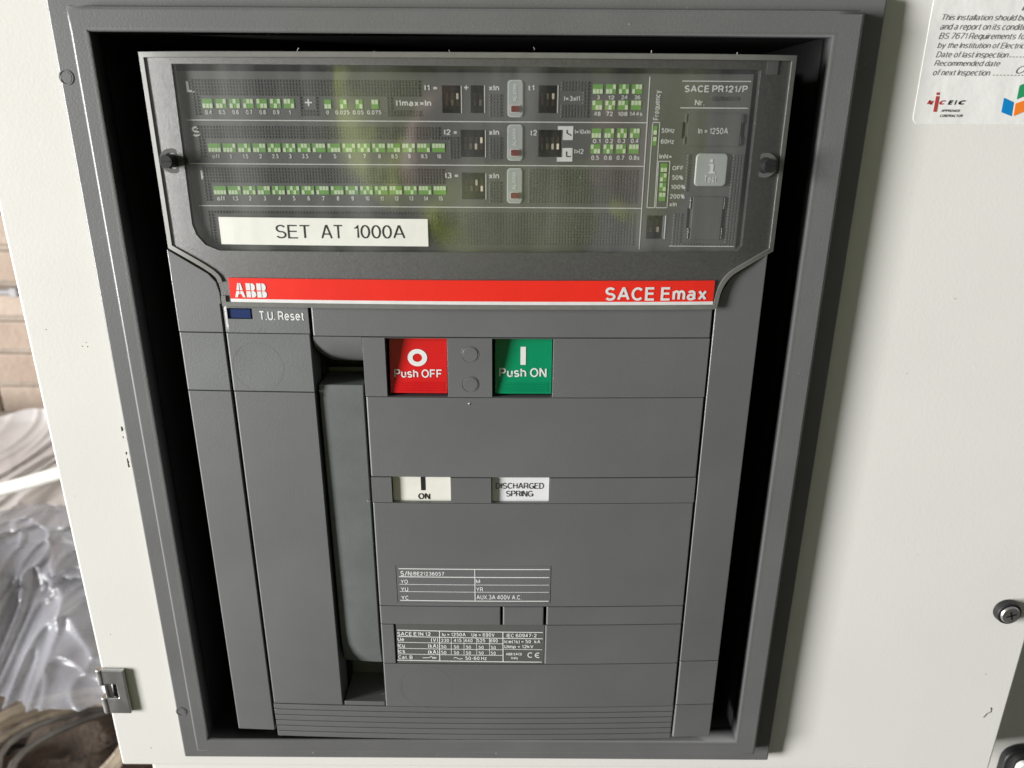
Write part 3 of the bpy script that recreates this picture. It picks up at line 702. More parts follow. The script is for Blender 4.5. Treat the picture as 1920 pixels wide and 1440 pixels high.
for i in range(n):
    for u in range(8): q.face([fr_[i][u], fr_[i + 1][u], fr_[i + 1][u + 1], fr_[i][u + 1]])
    q.face([fr_[i][0], bk[i][0], bk[i + 1][0], fr_[i + 1][0]]); q.face([fr_[i][8], fr_[i + 1][8], bk[i + 1][1], bk[i][1]])
q.face(fr_[0] + [bk[0][1], bk[0][0]]); q.face((fr_[n] + [bk[n][1], bk[n][0]])[::-1])
build(q, 'charging_lever', 'lever', brk, b=BB, bevel=.0005)
q = MB(); q.box(XC + .0003, Z(1327) + .0002, XD - .0002, Z(1319), HT - .010, -.0004); q.box(XC + .0003, Z(1327) + .0002, XD - .0002, Z(720), HT - .012, HT - .009)
build(q, 'lever_slot', 'fascia', brk, b=BB, bevel=.0004)
q = MB(); x, z = P(694, 937, -.003, BB); q.box(x - .0010, z - .0008, x + .0006, z + .0008, -.006, -.0012); build(q, 'snap_tab', 'fascia', brk, b=BB, bevel=.0003)

# scuffs and settled dust
M['scuff'] = mat('pale_scuff', (0.22, 0.23, 0.23), 0.6, vary=.2)
M['lint'] = mat('pale_lint', (0.55, 0.54, 0.52), 0.9, vary=.1)
for pl in (((482, 627), (489, 614)), ((494, 624), (497, 616)), ((441, 668), (452, 651)), ((728, 1001), (734, 1002)), ((716, 1302), (740, 1293)), ((545, 905), (549, 921)), ((1150, 820), (1163, 816)), ((390, 840), (393, 852))):
    a, c = P(*pl[0], 0, BB), P(*pl[1], 0, BB); q = MB(); q.line(*a, *c, .00011, .00008); build(q, 'scuff', 'scuff', brk, b=BB)
for (px, py, r_, h_) in ((587, 1411.5, .00032, HF), (930, 1413, .0003, HF), (300, 900, .0002, HF), (1498, 700, .0002, HF), (700, 40, .0002, HF), (1180, 45, .00022, HF), (414, 1386, .0004, HF - .003)):
    x, z = P(px, py, h_); q = MB(); q.disc(x, z, r_, h_ - .0001, h_ + .0002, 0, 7, r_ * .5); build(q, 'dust_speck', 'lint', bz)
for (px, py) in ((557, 94), (1002, 90), (1221, 99), (1379, 101), (700, 96), (843, 96)):
    x, z = P(px, py + 3, 0, .0042); q = MB(); n_ = random.uniform(.0007, .0016); t_ = random.uniform(-.7, .7)
    q.tube([(x, -.0030, z), (x + n_ * t_ * .4, -.0032, z + n_ * .6), (x + n_ * t_, -.0034, z + n_)], .00012, n=5); build(q, 'lint', 'lint', brk)

# ------------------------------------------------------------------ trip unit behind the cover
HP = -.0008
trip = None
TR = RECT(353, 136, 1396, 470, HP)
def R(l, t, r, b_): return RECT(l, t, r, b_, HP)
dips = [((829, 160, 864, 212), 3, '100'[::-1]), ((882.5, 160, 907.5, 212), 2, '00'), ((1010, 160, 1045, 212), 3, '011'), ((864, 243.5, 909.5, 294.5), 4, '0001'),
        ((1009.5, 243.5, 1054, 294.5), 4, '0000'), ((866, 323.7, 910, 373.7), 4, '0010'), ((1212, 404, 1244, 448), 2, '00')]
notch = [R(1279, 229, 1285.5, 260), R(1389, 229, 1396, 261), R(1287.5, 390, 1294, 428), R(1352.5, 391, 1358.5, 428)]
k = MB(); k.plate(TR, [R(*d[0]) for d in dips] + notch, HP - .010, HP)
trip = build(k, 'trip_unit', 'trip', brk, bevel=.0003, label='dark grey protection relay panel with printed settings')
k = MB(); k.box(TR[0] - .012, TR[1] - .006, TR[2] + .004, TR[3] + .004, HP - .014, HP - .0105); build(k, 'unit_base', 'gap_shade', trip)  # backing coloured near-black to paint the shade round the panel
for (r, n, bits) in dips:
    x0, z0, x1, z1 = R(*r)
    k = MB(); k.box(x0 + 1e-4, z0 + 1e-4, x1 - 1e-4, z1 - 1e-4, HP - .0095, HP - .0048, 0)
    w = (x1 - x0) / (n + .4)
    zm = (z0 + z1) / 2
    for i in range(n):
        cx = x0 + w * (i + .7)
        k.box(cx - w * .25, zm - .0026, cx + w * .25, zm + .0026, HP - .0048, HP - .0046, 1)
        up = bits[i] == '1'
        k.box(cx - w * .21, zm + (.0001 if up else -.0024), cx + w * .21, zm + (.0024 if up else -.0001), HP - .0046, HP - .0024, 2 if i >= 1 else 1)
    build(k, 'dip_switch', ['dark', 'brass', 'slider'], trip, bevel=.0002)
# moulded pimples over most of the panel
plain = [R(*q_) for q_ in ((570, 184, 587, 200.5), (330, 130, 374, 480), (374, 183, 556, 217), (600, 183, 720, 217), (738, 184, 812, 203), (385, 266, 838, 299), (398, 345, 842, 378), (792, 154, 866, 216), (870, 154, 912, 216), (912, 155, 942, 174),
         (940, 130, 991, 392), (989, 154, 1050, 216), (1054, 175, 1092, 193), (1104, 155, 1212, 221), (829, 238, 942, 256), (860, 238, 914, 300), (988, 238, 1095, 304), (1074, 238, 1210, 304), (832, 318, 915, 380), (912, 320, 942, 338),
         (1198, 130, 1268, 480), (1232, 285, 1282, 395), (1262, 130, 1420, 207), (1272, 205, 1400, 284), (1297, 284, 1370, 355), (1284, 362, 1362, 452), (1398, 130, 1420, 480), (330, 462, 1420, 480), (330, 220, 1215, 234), (330, 303, 1210, 315), (330, 382, 1206, 394), (330, 120, 1420, 147), (405, 405, 806, 466), (1085, 330, 1087, 331))]
k = MB(); pit = .00128
nx = int((TR[2] - TR[0]) / pit); nz = int((TR[3] - TR[1]) / pit)
for i in range(nx):
    for j in range(nz):
        cx = TR[0] + (i + .5) * pit; cz = TR[1] + (j + .5) * pit
        if any(q_[0] - pit * .4 < cx < q_[2] + pit * .4 and q_[1] - pit * .4 < cz < q_[3] + pit * .4 for q_ in plain): continue
        s_ = pit * .40; u = pit * .22
        a = [k.v(cx - s_, cz - s_, HP), k.v(cx + s_, cz - s_, HP), k.v(cx + s_, cz + s_, HP), k.v(cx - s_, cz + s_, HP)]
        c = [k.v(cx - u, cz - u, HP + .0005), k.v(cx + u, cz - u, HP + .0005), k.v(cx + u, cz + u, HP + .0005), k.v(cx - u, cz + u, HP + .0005)]
        k.face(c)
        for e in range(4): k.face([a[e], a[(e + 1) % 4], c[(e + 1) % 4], c[e]])
build(k, 'moulded_grip_texture', 'trip', trip, fixn=False)
# green switch charts
HQ = HP + .00016
k = MB()
def chart(l, t, r, b_, n, val):
    k = MB(); x0, z0, x1, z1 = R(l, t, r, b_); k.sheet(x0, z0, x1, z1, HQ, 0)
    w = (x1 - x0) / n; zm = (z0 + z1) / 2
    for i in range(n):
        up = (val >> (n - 1 - i)) & 1
        a, c = (zm, z1 - .0001) if up else (z0 + .0001, zm)
        k.sheet(x0 + w * i + w * .07, a, x0 + w * (i + 1) - w * .07, c, HQ + .0001, 1)
    build(k, 'switch_chart', ['green', 'pale'], trip)
for i in range(7): chart(379.2 + 25.5 * i, 185.2, 398.8 + 25.5 * i, 203, 3, i)
for i, l in enumerate((608, 637.5, 667, 696.5)): chart(l, 186.7, l + 13, 204, 2, i)
for i in range(16): chart(390.4 + 28 * i, 269, 414.2 + 28 * i, 285.3, 4, i)
for i in range(16): chart(400.8 + 27.48 * i, 348.75, 424.3 + 27.48 * i, 364.6, 4, i)
for i in range(4):
    chart(1111.5 + 24.5 * i, 158, 1130.5 + 24.5 * i, 176, 3, i); chart(1110.2 + 24.3 * i, 188.3, 1129.2 + 24.3 * i, 206, 3, i + 4)
    chart(1109.3 + 24 * i, 240.8, 1127.3 + 24 * i, 258.7, 3, i); chart(1107.2 + 23.9 * i, 270.6, 1125.6 + 23.9 * i, 288, 3, i + 4)
    t = 306.6 + i * 18.1; chart(1238.6 - i * 1.2, t, 1251 - i * 1.2, t + 15.8, 2, i)
chart(1225, 236, 1232.2, 253, 1, 0); chart(1223.6, 256.5, 1231, 273, 1, 1)
# white lettering and lines of the panel
k = MB()
def T(s_, l, t, r, b_, bd=.028, rot=0, mi=0): k.text(s_, R(l, t, r, b_), HQ, mi, bd, 0, rot)
def H(l, r, y, wd=.00032): k.sheet(P(l, y, HP)[0], P((l + r) / 2, y, HP)[1] - wd / 2, P(r, y, HP)[0], P((l + r) / 2, y, HP)[1] + wd / 2, HQ)
def V(px, t, b_, wd=.00030):
    x = P(px, (t + b_) / 2, HP)[0]; k.sheet(x - wd / 2, P(px, b_, HP)[1], x + wd / 2, P(px, t, HP)[1], HQ + .00005)
H(350, 1213, 227.5); H(358, 1207, 309.2); H(373, 1203, 388)
T('L', 349.4, 152.5, 364.4, 172.7, .03); T('S', 360.4, 237, 375.4, 256, .03); T('I', 377, 319.6, 381.5, 336, .03)
def nums(vals, x0, step, t, b_):
    for i, v in enumerate(vals):
        w = sum(2.6 if c == '.' else (2.9 if c == '1' else 4.9) for c in v) * .95
        T(v, x0 + step * i - w / 2, t, x0 + step * i + w / 2, b_)
nums(['0.4', '0.5', '0.6', '0.7', '0.8', '0.9', '1'], 391.2, 25.4, 206.2, 214.3)
for v, l, r in (('0', 612, 617), ('0.025', 629, 655.4), ('0.05', 661.5, 682), ('0.075', 688.5, 715)): T(v, l, 207, r, 214.6)
nums('off 1 1.5 2 2.5 3 3.5 4 5 6 7 8 8.5 9 9.5 10'.split(), 405, 27.9, 289, 296.8)
nums('off 1.5 2 3 4 5 6 7 8 9 10 11 12 13 14 15'.split(), 414.5, 27.45, 367.6, 375.8)
T('+', 571.8, 185.5, 585.2, 199, -.01); T('I1 =', 796, 158.8, 819.4, 169); T('I1max=In', 743, 187, 808.5, 199); T('+', 870, 160, 878.5, 168.5, 0); T('xIn', 916.7, 160, 936, 169.6)
T('I2 =', 833, 242.5, 857, 253); T('xIn', 916.7, 243.5, 936, 253); T('I3 =', 835, 323.7, 859, 334); T('xIn', 916.7, 324.8, 936, 334.6)
V(865.2, 161, 212); V(908.6, 160, 212); V(1045.9, 160, 212); V(910.2, 244, 295); V(911, 325, 374); V(1246.5, 404, 448, .0005)
T('t1', 991, 159, 1002, 169.8); T('t2', 995, 243.5, 1006.7, 254); T('I=3xI1', 1058, 179.6, 1087.5, 189.4); T('I=10xIn', 1078, 242.3, 1107, 251.2); T('I>I2', 1077, 279, 1094, 288.6)
for i, v in enumerate(('3', '12', '24', '36')): w = 5 if i == 0 else 11.4; T(v, 1122 + 24.3 * i - w / 2, 178.8, 1122 + 24.3 * i + w / 2, 186.2)
for v, l, r in (('48', 1114, 1126), ('72', 1137, 1149), ('108', 1159, 1176.5), ('144s', 1181, 1204.5)): T(v, l, 209.2, r, 217.4)
for v, l in (('0.1', 1111.5), ('0.2', 1135), ('0.3', 1158), ('0.4', 1182.5)): T(v, l, 260.2, l + 14.4, 268.4)
for v, l, r in (('0.5', 1108.5, 1123), ('0.6', 1132.5, 1147.5), ('0.7', 1156, 1170.5), ('0.8s', 1179.5, 1199)): T(v, l, 291.6, r, 299.8)
# curve symbols
k.poly([P(*q_, HP) for q_ in ((1046, 243.5), (1046, 236.5), (1075, 236.5), (1074, 262.5), (1055, 262.5), (1056, 243.5))][::-1], HQ)
k.poly([P(*q_, HP) for q_ in ((1044, 294.8), (1054.2, 294.8), (1054.6, 277.5), (1073.5, 277.5), (1073, 303), (1044, 303))][::-1], HQ)
for pl in (((1063, 243.5), (1063, 249.8)), ((1063, 249.8), (1071.2, 254)), ((1062, 284), (1062, 293.5)), ((1062, 293.5), (1070, 293.5))):
    a, c = P(*pl[0], HP), P(*pl[1], HP); k.line(*a, *c, .0004, HQ + .0001, 1)
V(1208.3, 143.5, 467.5, .00036)
T('Frequency', 1226.3, 169.6, 1239.6, 225, .015, 90)
def frame(l, t, r, b_, l2, r2):
    a, b2, c, d = P(l, t, HP), P(r, t, HP), P(r2, b_, HP), P(l2, b_, HP)
    for u, w in ((a, b2), (b2, c), (c, d), (d, a)): k.line(*u, *w, .00030, HQ)
frame(1224, 229.6, 1237, 389.4, 1212.8, 1227); frame(1234.6, 302.5, 1256, 389.4, 1229.5, 1250.5)
T('50Hz', 1240.3, 240.4, 1265, 249); T('60Hz', 1239, 260.8, 1264, 269.6); T('InN=', 1236.3, 289, 1259, 297.7)
T('OFF', 1260.6, 311, 1281, 319.2); T('50%', 1260, 328.6, 1281, 337); T('100%', 1258.3, 346, 1285, 354.4); T('200%', 1256, 363.8, 1283.7, 372.5); T('xIn', 1255, 379.2, 1269, 387)
H(1279, 1408.4, 152.4); H(1275, 1402.5, 202.6); H(1254, 1375.6, 461.6)
T('SACE PR121/P', 1283.7, 159.7, 1401.8, 173.2, .03); T('Nr.', 1302.8, 187, 1321, 197.8, .015)
T('QB2N4Q17A', 1335, 181, 1388, 189.5, .01, 0, 2)
build(k, 'panel_print', ['white', 'ink', 'fadedink'], trip)
# alarm badges
for (l, t, r, b_), led in (((951.7, 150, 981.4, 219.6), (958.3, 198.4, 974, 210)), ((951.2, 233.7, 980.8, 301.2), (958, 280.6, 973.6, 292)), ((950.6, 315.4, 979.8, 381), (957.7, 361, 973, 371.8))):
    x0, z0, x1, z1 = R(l, t, r, b_)
    k = MB(); k.prism(rrect(x0, z0, x1, z1, .0015), HP, HP + .0003, 1); k.prism(rrect(x0 + .00035, z0 + .00035, x1 - .00035, z1 - .00035, .0012), HP + .0003, HP + .0005, 0)
    a = R(*led); k.prism(rrect(a[0] - .0003, a[1] - .0003, a[2] + .0003, a[3] + .0003, .0006), HP + .0005, HP + .0007, 1); k.prism(rrect(*a, .0004), HP + .0007, HP + .0011, 2)
    k.text('ALARM', R(l + 10, t + 8, l + 17.5, t + 40), HP + .00062, 3, .01, 0, 90)
    build(k, 'alarm_badge', ['badge', 'rim', 'led', 'white'], trip)
# rating module, test key, socket cover
def module(name, l, t, r, b_, words=None):
    x0, z0, x1, z1 = R(l, t, r, b_)
    k = MB(); k.box(x0, z0, x1, z1, HP - .003, HP + .0009, 0)
    k.box(x0 - .0012, z0 + .0004, x0 - .0009, z0 + (z1 - z0) * .28, HP, HP + .0008, 2); k.box(x0 - .0012, z0 + (z1 - z0) * .72, x0 - .0009, z1 - .0002, HP, HP + .0008, 2)
    k.box(x1 + .0004, z0 + .0004, x1 + .0007, z0 + (z1 - z0) * .28, HP, HP + .0008, 2); k.box(x1 + .0004, z0 + (z1 - z0) * .72, x1 + .0007, z1 - .0002, HP, HP + .0008, 2)
    if words: k.text(words[0], RECT(*words[1], HP + .0009), HP + .00108, 1, .01)
    return build(k, name, ['trip', 'white', 'fascia'], trip, bevel=.0003 if not words else 0)
module('rating_module', 1289, 213, 1387, 273, ('In = 1250A', (1309, 239.5, 1365, 251.3)))
module('socket_cover', 1296, 369, 1352, 449)
x0, z0, x1, z1 = RECT(1303.5, 287.5, 1363.5, 349.5, HP + .001)
k = MB(); k.prism(rrect(x0, z0, x1, z1, .0018), HP, HP + .0012)
tk = build(k, 'test_key', 'badge', trip, bevel=.0006, seg=3, label='grey square test key marked with an i')
k = MB(); hk = HP + .00135
x, z = P(1334.6, 301.5, hk); k.disc(x, z, .00068, hk - .0001, hk, 0, 16)
a = RECT(1331.6, 309, 1337.8, 322, hk); k.sheet(*a, hk); a = RECT(1329.5, 307.5, 1337.8, 310.5, hk); k.sheet(*a, hk + .00002); a = RECT(1328.6, 322, 1340.6, 325.2, hk); k.sheet(*a, hk + .00002)
k.text('Test', RECT(1320.5, 329, 1343.5, 342, hk), hk, 0, .02)
build(k, 'key_print', 'white', trip)

# ------------------------------------------------------------------ transparent cover
BC = 0.0042; HC = .0014
outer = [(260, 97), (1494, 104), (1449.5, 468), (1403, 495), (1372, 515), (1354, 541), (1344, 575), (417, 569), (411, 535), (395, 509), (316, 462)]
inner = [(321, 119.5), (1427, 131), (1391, 461), (1380, 472), (1300, 473), (1250, 473), (1200, 473), (412, 470), (385, 459), (368, 440), (360, 420)]
def shoulder(L):
    return [tuple(.5 * (2 * b_[i] + (c_[i] - a_[i]) * t + (2 * a_[i] - 5 * b_[i] + 4 * c_[i] - d_[i]) * t * t + (3 * b_[i] - a_[i] - 3 * c_[i] + d_[i]) * t ** 3) for i in (0, 1))
            for a_, b_, c_, d_ in zip([L[0]] + L[:-2], L[:-1], L[1:], L[2:] + [L[-1]]) for t in (0, .25, .5, .75)] + [L[-1]]
outer = outer[:2] + shoulder(outer[2:7]) + shoulder(outer[7:])
po = [P(*q_, HC, BC) for q_ in outer]; pi = [P(*q_, HC, BC) for q_ in inner]
# smooth the bottom shoulders
def ringmesh(k, a, c, h0, h1, mi=0):
    n = len(a)
    A = [[k.v(x, z, h) for x, z in a] for h in (h0, h1)]; C = [[k.v(x, z, h) for x, z in c] for h in (h0, h1)]
    ed = []
    for L in (A[1], C[1]):
        for i in range(len(L)): ed.append(k.bm.edges.new((L[i], L[(i + 1) % len(L)])))
    r = bmesh.ops.triangle_fill(k.bm, edges=ed, use_beauty=True)
    bf = [f for f in r['geom'] if isinstance(f, bmesh.types.BMFace)]
    mp = dict(zip(A[1] + C[1], A[0] + C[0]))
    for f in bf: f.material_index = mi; k.face([mp[v] for v in f.verts][::-1], mi)
    for L0, L1 in ((A[0], A[1]), (C[0], C[1])):
        for i in range(len(L0)):
            j = (i + 1) % len(L0); k.face([L0[i], L0[j], L1[j], L1[i]], mi)
k = MB(); ringmesh(k, po, pi, -.0024, HC)
cov = build(k, 'clear_cover', 'frost', brk, b=BC, bevel=.0016, seg=3, label='transparent cover with frosted border')
# raised rim round the shoulders, sides and top
k = MB(); nR = 2 + 21; lp_ = outer[nR:]; path = [P(*q_, HC, BC) for q_ in lp_ + outer[:nR]][1:-1]
L_, R_, _c = ribbon(path, .0011)
cxm, czm = (po[0][0] + po[1][0]) / 2, (po[0][1] + pi[7][1]) / 2
inn = [(x + (.0011 if x < cxm else -.0011), z - (.0011 if z > po[1][1] - .004 else 0)) for x, z in path]
L_, R_, _c = ribbon(inn, .0010)
A_ = [[k.v(x, z, h) for x, z in Q_] for Q_ in (L_, R_) for h in (HC - .0004, HC + .0008)]
for i in range(len(inn) - 1):
    for u, w in ((0, 1), (1, 3), (3, 2)): k.face([A_[u][i], A_[u][i + 1], A_[w][i + 1], A_[w][i]])
k.face([A_[q_][0] for q_ in (0, 1, 3, 2)]); k.face([A_[q_][-1] for q_ in (2, 3, 1, 0)])
M['rimclear'] = mat('pale_clear_rim', (0.19, 0.19, 0.175), 0.42, alpha=.9, spec=.7, vary=.08, vscale=200)
b_ = M['rimclear'].node_tree.nodes['Principled BSDF']; b_.inputs['Coat Weight'].default_value = .8; b_.inputs['Coat Roughness'].default_value = .14
build(k, 'cover_rim', 'rimclear', cov, b=BC, bevel=.0006, seg=3)
# pane inside the border: thin sheet with its own small rim
k = MB()
pc = [(x * .9985 + XC0 * .0015, z) for x, z in pi]
k.poly(pc[::-1], HC - .0005)
bmesh.ops.triangulate(k.bm, faces=k.bm.faces[:])
build(k, 'cover_pane', 'clear', cov, b=BC, fixn=False)
# border lip that catches the light beneath the diagonal shoulders
k = MB()
xs_, zs_ = P(1448.5, 127, HC, BC); k.box(xs_ - .0023, zs_ - .0026, xs_ + .0023, zs_ + .0026, HC, HC + .0002); build(k, 'cover_catch', 'trip', cov, b=BC)
for (px, py) in ((314, 302.5), (1441, 311)):
    x, z = P(px, py, HC + .0035)
    k = MB(); k.disc(x, z, .0027, HC - .001, HC + .0056, 0, 28)
    k.box(x - .0020, z - .0003, x + .0020, z + .0003, HC + .0055, HC + .0058, 1)
    sc = build(k, 'cover_screw', ['dark', 'ink'], cov, b=0, bevel=.0004)
    k = MB(); k.ring(x, z, .0050, .0033, HC + bulge(x, BC) - .0004, HC + bulge(x, BC) + .0004, n=36)
    build(k, 'screw_seat', 'trip', cov, b=0)
# red strip with white rule
HR = HC + .0007
r0 = RECT(431, 526, 1338.5, 571.5, HR, BC)
zw = r0[1] + (r0[3] - r0[1]) * .135
k = MB(); k.box(r0[0], zw, r0[2], r0[3], HC - .0005, HR, 0); k.box(r0[0], r0[1], r0[2], zw, HC - .0005, HR, 1)
strip = build(k, 'brand_strip', ['red', 'white'], brk, b=BC, label='red strip with white rule and lettering')
k = MB(); HQ2 = HR + .00015
k.text('SACE Emax', RECT(1135, 538.5, 1325, 563.5, HR, BC), HQ2, 0, .03)
# emblem: three letters cut by a cross of fine gaps
x0, z0, x1, z1 = RECT(440, 531, 500, 557.5, HR, BC); wl_ = (x1 - x0) / 3; hh = z1 - z0; gp = .00022
zm = z0 + hh * .47
def pc_(pts, ox): k.poly([(ox + u * wl_ * 1.02, z0 + w * hh) for u, w in pts], HQ2)
cut = gp / hh
for sgn in (0, 1):
    m_ = (lambda u: u) if sgn == 0 else (lambda u: 1 - u)
    o_ = (lambda L: L) if sgn == 0 else (lambda L: L[::-1])
    pc_(o_([(m_(.36), 1), (m_(.21), .47 + cut), (m_(.47), .47 + cut), (m_(.47), 1)]), x0 - wl_ * .03)
    pc_(o_([(m_(.19), .47 - cut), (m_(.02), 0), (m_(.27), 0), (m_(.36), .22), (m_(.47), .22), (m_(.47), .47 - cut)]), x0 - wl_ * .03)
for i in (1, 2):
    ox = x0 + wl_ * i + wl_ * .03
    pc_([(.06, .47 + cut), (.46, .47 + cut), (.46, 1), (.06, 1)], ox); pc_([(.06, 0), (.46, 0), (.46, .47 - cut), (.06, .47 - cut)], ox)
    def arc(cx, cz, rx, rz, a0, a1, n=8): return [(cx + rx * math.cos(math.radians(a0 + (a1 - a0) * j / n)), cz + rz * math.sin(math.radians(a0 + (a1 - a0) * j / n))) for j in range(n + 1)]
    pc_([(.52, .47 + cut)] + arc(.66, .735, .24, .262, -90 + 12, 90) + [(.52, 1)], ox)
    pc_([(.52, 0)] + arc(.68, .23, .28, .233, -90, 90 - 10) + [(.52, .47 - cut)], ox)
build(k, 'lettering', 'white', strip, b=BC)

# ------------------------------------------------------------------ stickers
HTp = HC - .0003
r0 = RECT(413, 409, 802.5, 460.2, HTp, BC)
k = MB(); k.box(r0[0], r0[1], r0[2], r0[3], HTp, HTp + .00018)
tape = build(k, 'label_tape', 'tape', None, b=BC)
tag(tape, 'white printed label tape reading SET AT 1000A stuck on the clear cover', 'label')
k = MB()
for s_, l, r in (('SET', 517.5, 580), ('AT', 602, 641.5), ('1000A', 664.5, 759)): k.text(s_, RECT(l, 421.5, r, 447, HTp, BC), HTp + .0003, 0, -.016)
build(k, 'lettering', 'ink', tape, b=BC)
# inspection sticker on the door
HK = HD + .0002
def Q(X, Y): return P(1600 + X / 6, Y / 6, HK)
c0, c1, c2, c3 = Q(900, -300), Q(680, 1395), (0, 0), (0, 0)
tl, bl = Q(893, 0), Q(668, 1395)
x0, z0 = (tl[0] + bl[0]) / 2 + .0001, bl[1]
k = MB(); k.prism(rrect(x0, z0, x0 + .115, z0 + .084, .003), HD, HK)
stk = build(k, 'inspection_sticker', 'paper', None)
tag(stk, 'white inspection sticker with grey italic text and coloured logos on cream door', 'sticker')
k = MB()
def tq(s_, X0, Y0, X1, Y1, mi=0, bd=.0, sh=.25):
    a, c = Q(X0, Y1), Q(X1, Y0); xm_, ym_ = Q((X0 + X1) / 2, (Y0 + Y1) / 2)
    l_ = Q(X0, (Y0 + Y1) / 2)[0]; r_ = Q(X1, (Y0 + Y1) / 2)[0]
    b2 = Q((X0 + X1) / 2, Y1)[1]; t2 = Q((X0 + X1) / 2, Y0)[1]
    k.text(s_, (l_, b2, r_, t2), HK + .00012, mi, bd, sh)
def tw(st):
    q_ = [v[0] for v in text_mesh(st, .0, .25)[0]]; return max(q_) - min(q_)
for s_, pre, X0, Xp, Y0, Y1 in (('This installation should be periodically inspected', 'This installation should', 1000, 1840, 165, 250), ('and a report on its condition obtained as prescribed', 'and a report on its', 975, 1648, 270, 355),
        ('BS 7671 Requirements for Electrical Installations', 'BS 7671 Requirements', 960, 1822, 372, 458), ('by the Institution of Electrical Engineers', 'by the Institution of', 943, 1642, 480, 562)):
    tq(s_, X0, Y0, X0 + (Xp - X0) * tw(s_) / tw(pre), Y1, 0, -.012)
for s_, X0, Y0, X1, Y1 in (('Date of last inspection', 928, 580, 1740, 662), ('Recommended date', 910, 680, 1648, 745), ('of next Inspection', 893, 782, 1535, 864)):
    tq(s_, X0, Y0, X1, Y1, 0, -.012)
tq('...............................', 1750, 640, 2900, 648); tq('...............................', 1562, 845, 2800, 853)
tq('IMPORTANT', 1895, 40, 2800, 130, 0, .03)
tq('Oct', 1830, 740, 2080, 830, 0, -.01, .4)
for s_, X0, X1, mi in (('N', 828, 900, 1), ('C', 965, 1040, 1), ('E', 1060, 1120, 2), ('I', 1136, 1160, 2), ('C', 1180, 1265, 2)): tq(s_, X0, 1128, X1, 1178, mi, .10)
for (a_, b2, c_, d_) in (((935, 1040), (972, 1040), (965, 1068), (930, 1068)), ((928, 1082), (966, 1082), (934, 1258), (896, 1258))):
    k.poly([Q(*d_), Q(*c_), Q(*b2), Q(*a_)], HK + .00014, 1)
tq('APPROVED', 985, 1232, 1195, 1260, 2, .03); tq('CONTRACTOR', 974, 1288, 1228, 1318, 2, .03)
k.poly([Q(1662, 1262), Q(1775, 1308), Q(1800, 1150), Q(1692, 1100)], HK + .00014, 3)
k.poly([Q(1800, 1305), Q(1990, 1225), Q(2015, 1095), Q(1822, 1165)], HK + .00014, 4)
k.poly([Q(1835, 1118), Q(2030, 1040), Q(2060, 880), Q(1868, 962)], HK + .00014, 5)
build(k, 'printed_text', ['greyink', 'logored', 'ink', 'sky', 'orange', 'teal'], stk)

# ------------------------------------------------------------------ clutter on the floor beside the cabinet
from mathutils import noise as MN
M['bag'] = mat('wrinkled_polythene', (0.34, 0.345, 0.38), 0.24, alpha=0.48, spec=0.6, vary=0.35, vscale=7)
M['bagpale'] = mat('pale_polythene', (0.56, 0.53, 0.52), 0.35, alpha=0.62, spec=0.7, vary=0.15, vscale=6)
def ridge(p_): 
    v = 1 - abs(MN.noise(p_)) * 2.2
    return max(0, v) ** 3
def film(name, px0, py0_, px1, py1, Y0, Y1, m_, seed, amp):
    """a sheet of plastic film hanging and heaped: a grid folded by creases, closed behind"""
    k = MB(); NU, NV = 170, 150; rows = []
    for j in range(NV + 1):
        t = j / NV; row = []
        for i in range(NU + 1):
            u = i / NU
            c = G(px0 + (px1 - px0) * u, py0_ + (py1 - py0_) * t, Y0)
            Yd = Y0 + (Y1 - Y0) * t
            w = G(px0 + (px1 - px0) * u, py0_ + (py1 - py0_) * t, Yd)
            p_ = Vector((w.x * 5, w.z * 5 + w.y * 3, seed))
            q_ = p_ + Vector((MN.noise(p_ * .7), MN.noise(p_ * .7 + Vector((9, 0, 0))), 0)) * 1.1
            f = ridge(q_ * .9) + .55 * ridge(q_ * 1.9 + Vector((4, 2, 0))) + .26 * ridge(Vector((q_.x * 3.6, q_.y * 3.0, seed + 3))) + .05 * MN.noise(q_ * 7)
            b_ = .12 * math.sin(math.pi * min(1, u * 1.0)) - .12 * (1 - math.cos(min(1, (1 - t) * 1.0)))
            edge = min(1, t / .06) 
            row.append(k.bm.verts.new((w.x, w.y - amp * f - .05 * MN.noise(p_ * .5), w.z + (.03 * MN.noise(p_ * .8)) + (1 - edge) * .03 * MN.noise(p_ * 2))))
        rows.append(row)
    for j in range(NV):
        for i in range(NU): k.face([rows[j][i], rows[j][i + 1], rows[j + 1][i + 1], rows[j + 1][i]])
    o = build(k, name, m_, None, smooth='all')
    sd = o.modifiers.new('film', 'SOLIDIFY'); sd.thickness = .0004
    return o
def crumple(name, cx, cy, cz, rx, ry, rz, amp, seed, m_, sub=6):
    k = MB(); bmesh.ops.create_icosphere(k.bm, subdivisions=sub, radius=1)
    for v in k.bm.verts:
        p_ = v.co.copy()
        f = 1 + amp * (.5 * ridge(p_ * 1.5 + Vector((seed, 0, 0))) - .2 + .25 * ridge(p_ * 3.4 + Vector((0, seed, 0))) + .1 * MN.noise(p_ * 9))
        v.co = Vector((p_.x * rx * f, p_.y * ry * f, p_.z * rz * f)) + Vector((cx, cy, cz))
        if v.co.z < 0.012: v.co.z = 0.012
    return build(k, name, m_, None, smooth='all')
o = film('plastic_sack', -420, 925, 330, 1262, 0.80, 0.55, 'bag', 3.1, .040); tag(o, 'big crumpled grey see-through plastic sheet below the white pipe', 'plastic sheet')
o = film('plastic_wrap', -420, 772, 260, 1010, 1.14, 0.86, 'bagpale', 8.7, .03); tag(o, 'pale plastic wrapping heaped against the brick wall above the white pipe', 'plastic wrap')
a, c = G(-160, 958, .70), G(190, 868, .70)
